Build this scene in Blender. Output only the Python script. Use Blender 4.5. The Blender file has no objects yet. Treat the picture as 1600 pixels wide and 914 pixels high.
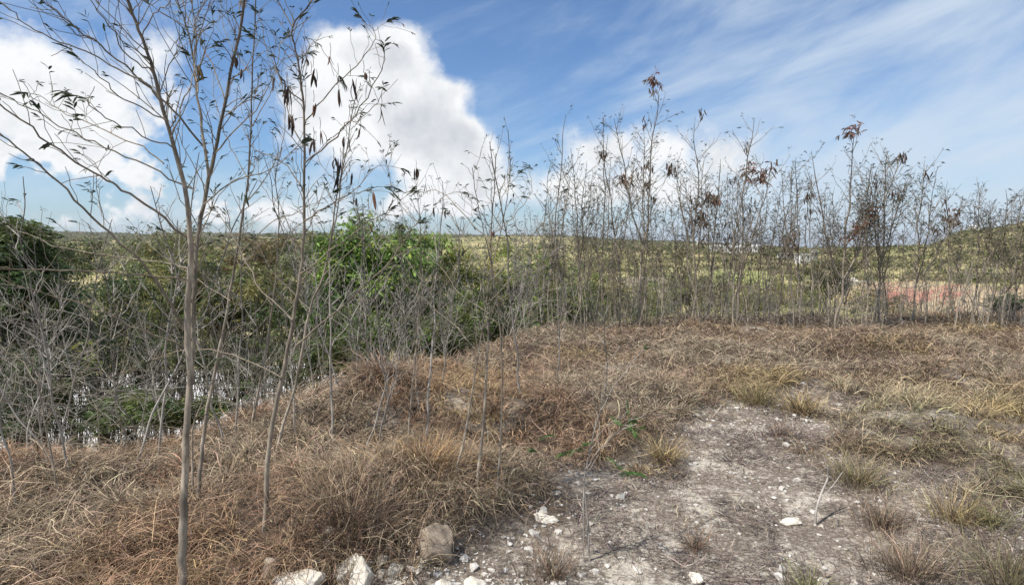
import bpy, math, random
import numpy as np
from mathutils import Vector
R = math.radians
rng = np.random.default_rng(7)
random.seed(7)
SC = bpy.context.scene
COL = SC.collection

# ------------------------------------------------------------------ camera
EYE = 1.6
F = 953.0                      # focal length in pixels of a 1600 px wide frame
PITCH = math.atan((457 - 379) / F)
cd = bpy.data.cameras.new('camera')
cam = bpy.data.objects.new('camera', cd)
COL.objects.link(cam)
cam.location = (0, 0, EYE)
cam.rotation_euler = (math.pi / 2 - PITCH, 0, 0)
cd.sensor_width = 36
cd.lens = 36 * F / 1600
cd.clip_start = 0.05
cd.clip_end = 80000
SC.camera = cam
SC.view_settings.view_transform = 'Standard'
SC.view_settings.look = 'None'
SC.view_settings.exposure = 0.25
SC.view_settings.gamma = 1
SC.view_settings.use_curve_mapping = False
SC.cycles.max_bounces = 5
SC.cycles.diffuse_bounces = 3
SC.cycles.transparent_max_bounces = 6
SC.cycles.caustics_reflective = False
SC.cycles.caustics_refractive = False


def at(px, py, y):
    """pixel of the 1600 px photograph -> point at forward distance y"""
    a, b = (px - 800) / F, (457 - py) / F
    dy = math.cos(PITCH) + b * math.sin(PITCH)
    dz = -math.sin(PITCH) + b * math.cos(PITCH)
    k = y / dy
    return np.array([a * k, y, EYE + dz * k])


def ground_at(px, py):
    p = at(px, py, 1.0)
    k = EYE / (EYE - p[2])
    return p[0] * k, k


def azel(px, py):
    p = at(px, py, 1.0) - np.array([0, 0, EYE])
    return math.degrees(math.atan2(p[0], p[1])), math.degrees(math.atan2(p[2], math.hypot(p[0], p[1])))


# ------------------------------------------------------------------ sun and sky
SUN_EL, SUN_AZ = 57.0, 240.0       # azimuth clockwise from +Y (the view direction): behind, a little left
sl = bpy.data.lights.new('sun', 'SUN')
sl.energy = 5.0
sl.angle = R(0.6)
sl.color = (1.0, 0.95, 0.87)
sun = bpy.data.objects.new('sun', sl)
COL.objects.link(sun)
sdir = Vector((math.sin(R(SUN_AZ)) * math.cos(R(SUN_EL)), math.cos(R(SUN_AZ)) * math.cos(R(SUN_EL)), math.sin(R(SUN_EL))))
sun.rotation_euler = sdir.to_track_quat('Z', 'Y').to_euler()
sun.location = (0, -5, 20)


class NT:
    """small helper round a node tree"""
    def __init__(s, tree):
        s.t = tree
        tree.nodes.clear()

    def n(s, kind, **kw):
        nd = s.t.nodes.new(kind)
        for k, v in kw.items():
            setattr(nd, k, v)
        return nd

    def put(s, sock, v):
        if v is None:
            return
        if isinstance(v, (int, float)):
            sock.default_value = v
        elif isinstance(v, (tuple, list)):
            if len(sock.default_value) == 4 and len(v) == 3:
                v = (*v, 1)
            sock.default_value = v
        else:
            s.t.links.new(v, sock)

    def m(s, op, a, b=None, c=None, clamp=False):
        nd = s.n('ShaderNodeMath', operation=op, use_clamp=clamp)
        s.put(nd.inputs[0], a); s.put(nd.inputs[1], b); s.put(nd.inputs[2], c)
        return nd.outputs[0]

    def ramp(s, v, lo, hi, a=0.0, b=1.0):
        nd = s.n('ShaderNodeMapRange', interpolation_type='SMOOTHSTEP')
        s.put(nd.inputs[0], v); s.put(nd.inputs[1], lo); s.put(nd.inputs[2], hi); s.put(nd.inputs[3], a); s.put(nd.inputs[4], b)
        return nd.outputs[0]

    def mix(s, f, a, b, blend='MIX'):
        nd = s.n('ShaderNodeMix', data_type='RGBA', blend_type=blend)
        s.put(nd.inputs[0], f); s.put(nd.inputs[6], a); s.put(nd.inputs[7], b)
        return nd.outputs[2]

    def noise(s, vec, scale, detail=4.0, rough=0.55, out=0, dist=0.0):
        nd = s.n('ShaderNodeTexNoise')
        s.put(nd.inputs['Vector'], vec)
        nd.inputs['Scale'].default_value = scale
        nd.inputs['Detail'].default_value = detail
        nd.inputs['Roughness'].default_value = rough
        nd.inputs['Distortion'].default_value = dist
        return nd.outputs[out]

    def comb(s, x, y, z=0.0):
        nd = s.n('ShaderNodeCombineXYZ')
        s.put(nd.inputs[0], x); s.put(nd.inputs[1], y); s.put(nd.inputs[2], z)
        return nd.outputs[0]


world = bpy.data.worlds.new('World')
SC.world = world
world.use_nodes = True
W = NT(world.node_tree)
out = W.n('ShaderNodeOutputWorld')
bg = W.n('ShaderNodeBackground')
bg.inputs['Strength'].default_value = 0.1
sky = W.n('ShaderNodeTexSky', sky_type='NISHITA')
sky.sun_disc = False
sky.sun_elevation = R(SUN_EL)
sky.sun_rotation = R(SUN_AZ)
sky.altitude = 60
sky.air_density = 1.0
sky.dust_density = 0.6
sky.ozone_density = 2.2
tc = W.n('ShaderNodeTexCoord')
sep = W.n('ShaderNodeSeparateXYZ')
W.t.links.new(tc.outputs['Generated'], sep.inputs[0])
az = W.m('MULTIPLY', W.m('ARCTAN2', sep.outputs[0], sep.outputs[1]), 57.2958)
el = W.m('MULTIPLY', W.m('ARCSINE', sep.outputs[2]), 57.2958)
# cumulus banks: centres and radii in degrees of azimuth and elevation
PUFFS = [(545, 85, 60, 48, 1.0), (600, 130, 80, 70, 1.0), (520, 190, 85, 60, .95), (650, 200, 70, 60, 1.0), (690, 255, 62, 40, 1.1),
         (752, 252, 46, 34, 1.15), (725, 300, 70, 32, 1.0), (430, 130, 60, 70, .5),
         (30, 120, 115, 85, 1.0), (120, 190, 120, 75, 1.0), (60, 265, 150, 50, .9), (215, 285, 80, 34, 1.0), (230, 100, 70, 110, .40), (330, 230, 70, 100, .6), (100, 335, 160, 26, .75), (300, 330, 110, 26, .8), (700, 330, 70, 22, .8), (765, 300, 44, 26, .9), (640, 90, 46, 40, .8), (700, 160, 34, 30, .7), (735, 215, 30, 24, .8),
         (612, 318, 30, 22, .9), (430, 325, 90, 26, .7), (500, 290, 40, 24, .5), (560, 335, 60, 18, .5),
         (945, 225, 48, 34, .85), (1045, 215, 66, 40, .75), (1150, 230, 70, 36, .55), (890, 290, 90, 45, .62), (1010, 290, 130, 44, .60), (1180, 290, 120, 40, .42)]
blobs = []
for (px, py, rx, ry, w) in PUFFS:
    a0, e0 = azel(px, py)
    a1, _ = azel(px + rx, py)
    _, e1 = azel(px, py - ry)
    blobs.append((a0, e0, abs(a1 - a0), abs(e1 - e0), w))
# banks that the photograph does not show, so the sky behind the camera is not empty
for (a0, e0, ra, re, w) in [(-75, 14, 16, 7, 1), (-110, 22, 20, 8, 1), (80, 12, 18, 5, .9), (120, 25, 22, 9, 1), (165, 15, 22, 8, 1), (-160, 30, 20, 9, 1)]:
    blobs.append((a0, e0, ra, re, w))
p3 = tc.outputs['Generated']
n_big = W.noise(p3, 7.0, 6.0, 0.6)
n_fine = W.noise(p3, 24.0, 5.0, 0.65)
wob = W.noise(p3, 5.0, 3.0, 0.6, out=1)
wsep = W.n('ShaderNodeSeparateXYZ'); W.t.links.new(wob, wsep.inputs[0])
azw = W.m('ADD', az, W.m('MULTIPLY', W.m('SUBTRACT', wsep.outputs[0], 0.5), 7.0))
elw = W.m('ADD', el, W.m('MULTIPLY', W.m('SUBTRACT', wsep.outputs[1], 0.5), 5.0))


def puff_sum(a, e):
    tot = None
    for (a0, e0, ra, re, w) in blobs:
        dx = W.m('MULTIPLY', W.m('SUBTRACT', a, a0), 1 / ra)
        dy = W.m('MULTIPLY', W.m('SUBTRACT', e, e0), 1 / re)
        g = W.m('EXPONENT', W.m('MULTIPLY', W.m('MULTIPLY_ADD', dx, dx, W.m('MULTIPLY', dy, dy)), -1.0))
        tot = W.m('MULTIPLY_ADD', g, w, tot if tot is not None else 0.0)
    return tot


dens = puff_sum(azw, elw)
dens = W.m('ADD', dens, W.m('MULTIPLY', W.m('SUBTRACT', n_big, 0.5), 1.3))
dens = W.m('ADD', dens, W.m('MULTIPLY', W.m('SUBTRACT', n_fine, 0.5), 0.75))
dens = W.m('SUBTRACT', dens, W.m('MULTIPLY', W.ramp(az, -16, -26), W.m('MULTIPLY', W.ramp(W.noise(p3, 4.6, 5.0, 0.6), .47, .62), 1.35)))
cover = W.ramp(dens, 0.27, 0.88)
# self shading: the same noise read a little towards the light
shift = W.n('ShaderNodeVectorMath', operation='ADD')
W.t.links.new(p3, shift.inputs[0]); shift.inputs[1].default_value = (0.015, -0.02, 0.035)
n_up = W.noise(shift.outputs[0], 7.0, 6.0, 0.6)
relief = W.m('SUBTRACT', n_big, n_up)
body = W.ramp(dens, 0.75, 1.75)
shade = W.m('ADD', W.m('MULTIPLY', body, 0.45), W.m('MULTIPLY', relief, -2.4))
shade = W.m('ADD', shade, W.m('MULTIPLY', W.m('SUBTRACT', W.noise(p3, 4.4, 4.0, 0.55), 0.49), 2.4))
shade = W.m('MAXIMUM', W.m('MINIMUM', shade, 1.0), 0.0)
cloud_col = W.mix(shade, (8.3, 8.4, 8.5), (4.7, 5.0, 5.5))
# thin high cirrus in slanting streaks
rot = W.n('ShaderNodeVectorRotate', rotation_type='Z_AXIS')
W.put(rot.inputs['Vector'], W.comb(az, el)); rot.inputs['Angle'].default_value = R(-17)
stretch = W.n('ShaderNodeVectorMath', operation='MULTIPLY')
W.t.links.new(rot.outputs[0], stretch.inputs[0]); stretch.inputs[1].default_value = (0.028, 0.11, 1)
ci = W.noise(stretch.outputs[0], 1.0, 6.0, 0.6, dist=0.6)
ci2 = W.noise(stretch.outputs[0], 3.1, 5.0, 0.65, dist=0.4)
cir = W.m('ADD', ci, W.m('MULTIPLY', W.m('SUBTRACT', ci2, 0.5), 0.35))
bias = W.ramp(az, 0, 28, -0.03, 0.20)
low = W.ramp(el, 0, 14, 0.19, 0.0)
cir = W.m('ADD', cir, W.m('ADD', bias, low))
cmask = W.m('MULTIPLY', W.ramp(cir, 0.43, 0.86), 0.86)
skyc = W.mix(1.0, sky.outputs[0], (0.74, 0.94, 1.16), 'MULTIPLY')
c1 = W.mix(cmask, skyc, (5.6, 6.5, 7.5))
c2 = W.mix(cover, c1, cloud_col)
W.t.links.new(c2, bg.inputs['Color'])
W.t.links.new(bg.outputs[0], out.inputs[0])
world.cycles.sampling_method = 'MANUAL'
world.cycles.sample_map_resolution = 512


# ------------------------------------------------------------------ numpy noise
_perm = np.random.default_rng(3).random((256, 256))


def vnoise(x, y):
    xi, yi = np.floor(x).astype(int), np.floor(y).astype(int)
    fx, fy = x - xi, y - yi
    fx, fy = fx * fx * (3 - 2 * fx), fy * fy * (3 - 2 * fy)
    g = lambda i, j: _perm[i & 255, j & 255]
    return (g(xi, yi) * (1 - fx) + g(xi + 1, yi) * fx) * (1 - fy) + (g(xi, yi + 1) * (1 - fx) + g(xi + 1, yi + 1) * fx) * fy


def fbm(x, y, o=4, s=1.0):
    x, y = np.asarray(x, float) * s, np.asarray(y, float) * s
    t, a, n = 0, .5, 0
    for i in range(o):
        t = t + a * vnoise(x + 17.3 * i, y - 9.1 * i); n += a
        x, y, a = x * 2.03, y * 2.03, a * .5
    return t / n


def sstep(a, b, x):
    t = np.clip((x - a) / (b - a), 0, 1)
    return t * t * (3 - 2 * t)


# ------------------------------------------------------------------ terrain
EX = [-60, -12, -3.5, -2.65, -2.3, -1.5, -0.4, 0.9, 4.0, 10.6, 30, 60]
EY = [3.0, 3.75, 4.2, 5.0, 5.9, 7.2, 9.0, 11.6, 12.4, 13.0, 14.5, 15]


def edge(x):
    return np.interp(x, EX, EY)


RT = np.array([0, 8, 14, 22, 30, 45, 70, 100, 160, 300, 600, 900, 1300, 1800, 2600, 4500])
AZT = [-60, -40, -20, -8, 3, 14, 21, 27, 34, 37, 40, 60]
ZT = np.array([
    # 0   8    14    22    30    45    70   100   160  300  600  900 1300 1800 2600 4500
    [0, 0, -2.5, -3.6, -4.2, -6, -8, -9, -10, -9, -4, 3, 17, 12, 0, -60],
    [0, 0, -2.5, -3.6, -4.2, -6, -8, -9, -10, -9, -4, 3, 17, 12, 0, -60],
    [0, 0, -2.6, -3.6, -4.2, -6, -8, -9, -10, -9, -4, 3, 17, 12, 0, -60],
    [0, 0, -2.6, -3.8, -4.4, -6, -8, -9, -10, -8, -1, 10, 14, 10, 0, -60],
    [0, 0, -1.5, -3.8, -4.6, -6, -8, -9, -9, -7, 0, 11, 11, 6, 0, -60],
    [0, 0, -1.0, -3.2, -4.2, -5.5, -7, -8, -9, -9, -6, -2, 4.0, 3, 0, -60],
    [0, 0, -1.0, -3.0, -4.0, -5, -6, -7, -8, -9, -7, -6, -6, -12, -30, -90],
    [0, 0, -1.0, -3.0, -4.0, -5, -6, -6.5, -7, -9, -7, -9, -18, -35, -70, -90],
    [0, 0, -1.0, -3.0, -4.0, -5, -6, -6, -6, -6, -4, -9, -18, -40, -75, -90],
    [0, 0, -1.0, -3.0, -4.0, -5, -6, -6, -5, -1, 10.5, 6, -10, -40, -75, -90],
    [0, 0, -1.0, -3.0, -4.0, -5, -6, -6, -5, 1, 15.5, 13, -8, -40, -75, -90],
    [0, 0, -1.0, -3.0, -4.0, -5, -6, -6, -5, 2, 18, 16, -8, -40, -75, -90]])
MOUNDS = [(590, 640, .17, .38), (640, 650, .16, .5), (690, 740, .10, .45), (545, 800, .18, .5), (470, 760, .14, .5), (290, 900, -.07, .5),
          (500, 660, .14, .5), (1010, 620, .10, .6), (900, 640, .1, .6), (660, 600, .18, .6), (100, 740, .1, .5), (380, 700, .08, .5),
          (1450, 560, .12, .8), (1150, 560, .14, .9), (1350, 545, .12, 1.0), (770, 640, .1, .6)]
MW = [(*ground_at(px, py), h, r) for px, py, h, r in MOUNDS]


def in_poly(x, y, poly):
    x, y = np.asarray(x), np.asarray(y)
    inside = np.zeros(x.shape, bool)
    n = len(poly)
    for i in range(n):
        x1, y1 = poly[i]; x2, y2 = poly[(i + 1) % n]
        c = ((y1 > y) != (y2 > y)) & (x < (x2 - x1) * (y - y1) / (y2 - y1 + 1e-12) + x1)
        inside ^= c
    return inside


BARE = [ground_at(*p) for p in [(560, 912), (640, 860), (720, 835), (800, 800), (860, 742), (960, 715), (1010, 690), (1050, 655), (1110, 625), (1180, 618),
                                (1300, 606), (1330, 625), (1290, 650), (1310, 690), (1400, 730), (1480, 770), (1610, 790)]] + [(5, 2.6), (5, -1), (-2.5, -1), (-1.0, 2.3)]


def seg_dist(x, y, poly):
    d = np.full(np.shape(x), 1e9)
    n = len(poly)
    for i in range(n):
        ax, ay = poly[i]; bx, by = poly[(i + 1) % n]
        vx, vy = bx - ax, by - ay
        t = np.clip(((x - ax) * vx + (y - ay) * vy) / (vx * vx + vy * vy + 1e-12), 0, 1)
        d = np.minimum(d, np.hypot(x - ax - t * vx, y - ay - t * vy))
    return d


def bare_mask(x, y):
    x, y = np.asarray(x, float), np.asarray(y, float)
    d = seg_dist(x, y, BARE)
    d = np.where(in_poly(x, y, BARE), d, -d)
    d = d + (fbm(x, y, 5, 1.9) - .5) * 1.5 + .10
    return sstep(-0.16, 0.30, d)


def terrain(x, y):
    x, y = np.asarray(x, float), np.asarray(y, float)
    r = np.hypot(x, y)
    azd = np.degrees(np.arctan2(x, np.maximum(y, 1e-3)))
    azd = np.clip(azd, -59.9, 59.9)
    ai = np.interp(azd, AZT, np.arange(len(AZT)))
    ri = np.interp(r, RT, np.arange(len(RT)))
    a0 = np.clip(ai.astype(int), 0, len(AZT) - 2); r0 = np.clip(ri.astype(int), 0, len(RT) - 2)
    fa, fr = ai - a0, ri - r0
    fa = fa * fa * (3 - 2 * fa)
    z = (ZT[a0, r0] * (1 - fr) + ZT[a0, r0 + 1] * fr) * (1 - fa) + (ZT[a0 + 1, r0] * (1 - fr) + ZT[a0 + 1, r0 + 1] * fr) * fa
    z = z + (fbm(x, y, 5, 1 / 140.) - .5) * sstep(60, 500, r) * 13 + (fbm(x, y, 3, 1 / 18.) - .5) * sstep(25, 80, r) * 1.5
    # red earth bank at the right
    bx, by = x - 52, y - 66
    u = (bx * 0.78 + by * 0.62)
    v = (-bx * 0.62 + by * 0.78)
    z = z + 2.6 * sstep(-6, 0, u) * (1 - sstep(8, 22, u)) * (1 - sstep(13, 20, np.abs(v)))
    s = y - edge(x)
    back = sstep(0.0, 1.0, (-y - 2) / 10)
    drop = sstep(-0.1, 5.5, s)
    zp = (fbm(x, y, 3, .55) - .5) * 0.22 + (fbm(x, y, 3, 3.) - .5) * 0.05
    g = 1 - bare_mask(x, y)
    zp = zp * (0.35 + .65 * g)
    for mx, my, h, rr in MW:
        zp = zp + h * np.exp(-((x - mx) ** 2 + (y - my) ** 2) / rr ** 2) * g
    zp = zp - 0.05 * (1 - g) + g * (fbm(x, y, 2, 1.5) - .5) * .20
    zp = zp - .10 * (1 - sstep(-2.6, -1.4, x)) * sstep(2.8, 4.6, y)
    zlow = np.where(r > 0, z, z)
    near_low = -3.6 * drop
    low = np.where(r < 24, near_low + (zlow + 3.6) * sstep(14, 24, r) * drop, zlow)
    w = sstep(0, 1.2, s)
    zz = np.where(s < 0, zp, zp * (1 - w) + low * 1.0 * np.where(r < 24, 1, 1))
    zz = np.where(y < 0, zp * (1 - back), zz)
    return zz


def tz(x, y):
    return float(terrain(np.array([x]), np.array([y]))[0])


# ------------------------------------------------------------------ mesh helper
class MB:
    def __init__(s):
        s.v, s.q, s.t, s.c, s.n = [], [], [], [], 0

    def add(s, v, q=None, t=None, c=None):
        v = np.asarray(v, np.float32).reshape(-1, 3)
        if q is not None and len(q):
            s.q.append(np.asarray(q, np.int64).reshape(-1, 4) + s.n)
        if t is not None and len(t):
            s.t.append(np.asarray(t, np.int64).reshape(-1, 3) + s.n)
        if c is None:
            c = (1, 1, 1)
        c = np.asarray(c, np.float32)
        if c.ndim == 1:
            c = np.broadcast_to(c, (len(v), 3))
        s.c.append(c)
        s.v.append(v)
        s.n += len(v)

    def merge(s, o):
        s.q += [a + s.n for a in o.q]; s.t += [a + s.n for a in o.t]; s.v += o.v; s.c += o.c; s.n += o.n

    def build(s, name, mat, parent=None, smooth=True, loc=None):
        me = bpy.data.meshes.new(name)
        v = np.concatenate(s.v) if s.v else np.zeros((0, 3), np.float32)
        if loc is not None:
            v = v - np.asarray(loc, np.float32)
        q = np.concatenate(s.q) if s.q else np.zeros((0, 4), np.int64)
        t = np.concatenate(s.t) if s.t else np.zeros((0, 3), np.int64)
        me.vertices.add(len(v)); me.vertices.foreach_set('co', v.ravel())
        nl = len(q) * 4 + len(t) * 3
        me.loops.add(nl)
        me.loops.foreach_set('vertex_index', np.concatenate([q.ravel(), t.ravel()]).astype(np.int32))
        me.polygons.add(len(q) + len(t))
        st = np.concatenate([np.arange(len(q)) * 4, len(q) * 4 + np.arange(len(t)) * 3]).astype(np.int32)
        me.polygons.foreach_set('loop_start', st)
        me.polygons.foreach_set('use_smooth', np.full(len(st), smooth))
        ca = me.attributes.new('tint', 'FLOAT_COLOR', 'POINT')
        c = np.concatenate(s.c) if s.c else np.zeros((0, 3), np.float32)
        ca.data.foreach_set('color', np.concatenate([c, np.ones((len(c), 1), np.float32)], 1).ravel().astype(np.float32))
        me.update(calc_edges=True)
        me.materials.append(mat)
        o = bpy.data.objects.new(name, me)
        COL.objects.link(o)
        if parent is not None:
            o.parent = parent
        elif loc is not None:
            o.location = loc
        return o


def tag(o, label=None, cat=None, group=None, kind=None):
    if label: o['label'] = label
    if cat: o['category'] = cat
    if group: o['group'] = group
    if kind: o['kind'] = kind
    return o


def empty(name, loc, label, cat, group=None):
    o = bpy.data.objects.new(name, None)
    o.empty_display_size = .2
    COL.objects.link(o)
    o.location = [float(a) for a in loc]
    return tag(o, label, cat, group)


def tube(mb, pts, rad, sides=5, c=(1, 1, 1)):
    pts = np.asarray(pts, float); n = len(pts)
    rad = np.broadcast_to(np.asarray(rad, float), (n,))
    tan = np.gradient(pts, axis=0)
    tan /= np.linalg.norm(tan, axis=1, keepdims=True) + 1e-9
    ref = np.array([0.3, 1, .1]) if abs(tan[0][1]) < .8 else np.array([1, 0.1, 0])
    a = np.cross(tan, ref); a /= np.linalg.norm(a, axis=1, keepdims=True) + 1e-9
    b = np.cross(tan, a)
    th = np.arange(sides) * 2 * math.pi / sides
    ring = a[:, None, :] * np.cos(th)[None, :, None] + b[:, None, :] * np.sin(th)[None, :, None]
    v = pts[:, None, :] + ring * rad[:, None, None]
    i = np.arange(n - 1)[:, None] * sides; j = np.arange(sides)[None, :]; k = (np.arange(sides) + 1) % sides
    q = np.stack([i + j, i + k, i + sides + k, i + sides + j], -1).reshape(-1, 4)
    mb.add(v.reshape(-1, 3), q, c=c)


def ribbons(mb, P, wdir, width, col):
    """P: (N,K,3) centre lines, wdir (N,3) width direction, width (N,K), col (N,3)"""
    N, K = P.shape[:2]
    wv = wdir[:, None, :] * width[:, :, None] * .5
    v = np.stack([P - wv, P + wv], 2).reshape(N, K * 2, 3)
    base = (np.arange(N) * K * 2)[:, None]
    k = np.arange(K - 1)[None, :] * 2
    q = np.stack([base + k, base + k + 1, base + k + 3, base + k + 2], -1).reshape(-1, 4)
    mb.add(v.reshape(-1, 3), q, c=np.repeat(col, K * 2, 0))


def unit(v):
    return v / (np.linalg.norm(v, axis=-1, keepdims=True) + 1e-9)


# ------------------------------------------------------------------ materials
def mat_new(name):
    m = bpy.data.materials.new(name)
    m.use_nodes = True
    return m, NT(m.node_tree)


def leafy(name, base, rough=.6, trans=.3, spec=.25, var=.25):
    m, N = mat_new(name)
    o = N.n('ShaderNodeOutputMaterial')
    at_ = N.n('ShaderNodeAttribute', attribute_name='tint')
    geo = N.n('ShaderNodeNewGeometry')
    c = N.mix(1.0, at_.outputs['Color'], base, 'MULTIPLY')
    nz = N.noise(geo.outputs['Position'], 9.0, 2.0)
    c = N.mix(1.0, c, N.mix(nz, (1 - var,) * 3, (1 + var,) * 3), 'MULTIPLY')
    p = N.n('ShaderNodeBsdfPrincipled')
    N.put(p.inputs['Base Color'], c); p.inputs['Roughness'].default_value = rough
    p.inputs['Specular IOR Level'].default_value = spec
    if trans > 0:
        tr = N.n('ShaderNodeBsdfTranslucent'); N.put(tr.inputs[0], c)
        mx = N.n('ShaderNodeMixShader'); mx.inputs[0].default_value = trans
        N.t.links.new(p.outputs[0], mx.inputs[1]); N.t.links.new(tr.outputs[0], mx.inputs[2])
        N.t.links.new(mx.outputs[0], o.inputs[0])
    else:
        N.t.links.new(p.outputs[0], o.inputs[0])
    return m


def bark(name, c1, c2, scale=30):
    m, N = mat_new(name)
    o = N.n('ShaderNodeOutputMaterial')
    at_ = N.n('ShaderNodeAttribute', attribute_name='tint')
    geo = N.n('ShaderNodeNewGeometry')
    mp = N.n('ShaderNodeVectorMath', operation='MULTIPLY'); N.t.links.new(geo.outputs['Position'], mp.inputs[0]); mp.inputs[1].default_value = (1, 1, .35)
    nz = N.noise(mp.outputs[0], scale, 5.0, .65)
    nz2 = N.noise(geo.outputs['Position'], 4.0, 3.0)
    c = N.mix(N.ramp(nz, .35, .65), c1, c2)
    c = N.mix(N.ramp(nz2, .48, .68), c, tuple(a * .55 for a in c1))
    c = N.mix(1.0, c, at_.outputs['Color'], 'MULTIPLY')
    p = N.n('ShaderNodeBsdfPrincipled')
    N.put(p.inputs['Base Color'], c); p.inputs['Roughness'].default_value = .85; p.inputs['Specular IOR Level'].default_value = .2
    bp = N.n('ShaderNodeBump'); bp.inputs['Strength'].default_value = .5; bp.inputs['Distance'].default_value = .004
    N.put(bp.inputs['Height'], nz); N.t.links.new(bp.outputs[0], p.inputs['Normal'])
    N.t.links.new(p.outputs[0], o.inputs[0])
    return m


M_GRASS = leafy('dry_grass', (1.08, 1.10, 1.10), .7, .10, .2)
M_LEAF = leafy('leaf', (1, 1, 1), .5, .35, .3)
M_POD = leafy('pod', (1, 1, 1), .6, .05, .2)
M_BARK = bark('grey_bark', (.46, .39, .30), (.22, .18, .14))
M_TWIG = bark('twig_bark', (.31, .26, .19), (.18, .145, .105))
M_PALE = bark('pale_dead_wood', (.44, .40, .35), (.28, .25, .215))
M_DARKB = bark('dark_bark', (.11, .095, .08), (.07, .06, .05))


def ground_mat():
    m, N = mat_new('ground')
    o = N.n('ShaderNodeOutputMaterial')
    geo = N.n('ShaderNodeNewGeometry'); P = geo.outputs['Position']
    a1 = N.n('ShaderNodeAttribute', attribute_name='tint')      # r bare marl, g pale yard, b red earth
    a2 = N.n('ShaderNodeAttribute', attribute_name='cover')     # r green field, g far, b plateau
    s1 = N.n('ShaderNodeSeparateColor'); N.t.links.new(a1.outputs['Color'], s1.inputs[0])
    s2 = N.n('ShaderNodeSeparateColor'); N.t.links.new(a2.outputs['Color'], s2.inputs[0])
    nA = N.noise(P, 2.2, 6.0, .65)
    nB = N.noise(P, 17.0, 9.0, .74)
    nC = N.noise(P, 95.0, 6.0, .78)
    soil = N.mix(nB, (.055, .040, .030), (.13, .095, .068))
    marl = N.mix(N.ramp(nC, .3, .7), (.42, .35, .27), (.84, .77, .65))
    litter = N.mix(nC, (.07, .052, .040), (.27, .21, .165))
    lit_f = N.ramp(N.m('ADD', N.m('MULTIPLY', nA, .55), N.m('MULTIPLY', nB, .6)), .47, .59)
    lit_f = N.m('MULTIPLY', lit_f, N.ramp(N.noise(P, 45.0, 4.0, .8), .36, .52, .35, 1.0))
    bare = N.mix(N.m('MULTIPLY', lit_f, .92), marl, litter)
    c = N.mix(s1.outputs[0], soil, bare)
    # land beyond the plateau
    P2 = N.noise(P, .045, 6.0, .62); P3 = N.noise(P, .3, 5.0, .65)
    mixf = N.ramp(N.m('ADD', N.m('MULTIPLY', P2, .6), N.m('MULTIPLY', P3, .4)), .40, .58)
    land = N.mix(mixf, (.46, .38, .19), (.22, .21, .085))
    land = N.mix(s2.outputs[0], land, N.mix(P3, (.33, .34, .12), (.24, .26, .09)))
    farw = N.mix(N.noise(P, .02, 5.0, .7), (.20, .165, .10), (.14, .14, .07))
    land = N.mix(s2.outputs[1], land, farw)
    c = N.mix(s2.outputs[2], land, c)
    yard = N.mix(N.ramp(nB, .35, .6), (.50, .48, .46), (.84, .82, .79))
    yard = N.mix(N.ramp(nA, .50, .62), yard, (.24, .22, .20))
    c = N.mix(s1.outputs[1], c, yard)
    red = N.mix(N.ramp(P3, .36, .50), (.38, .17, .13), (.40, .31, .20))
    c = N.mix(s1.outputs[2], c, red)
    p = N.n('ShaderNodeBsdfPrincipled'); N.put(p.inputs['Base Color'], c)
    p.inputs['Roughness'].default_value = .95; p.inputs['Specular IOR Level'].default_value = .1
    bp = N.n('ShaderNodeBump'); bp.inputs['Strength'].default_value = .9; bp.inputs['Distance'].default_value = .035
    N.put(bp.inputs['Height'], N.m('ADD', nB, N.m('MULTIPLY', nC, .35))); N.t.links.new(bp.outputs[0], p.inputs['Normal'])
    N.t.links.new(p.outputs[0], o.inputs[0])
    return m


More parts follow.
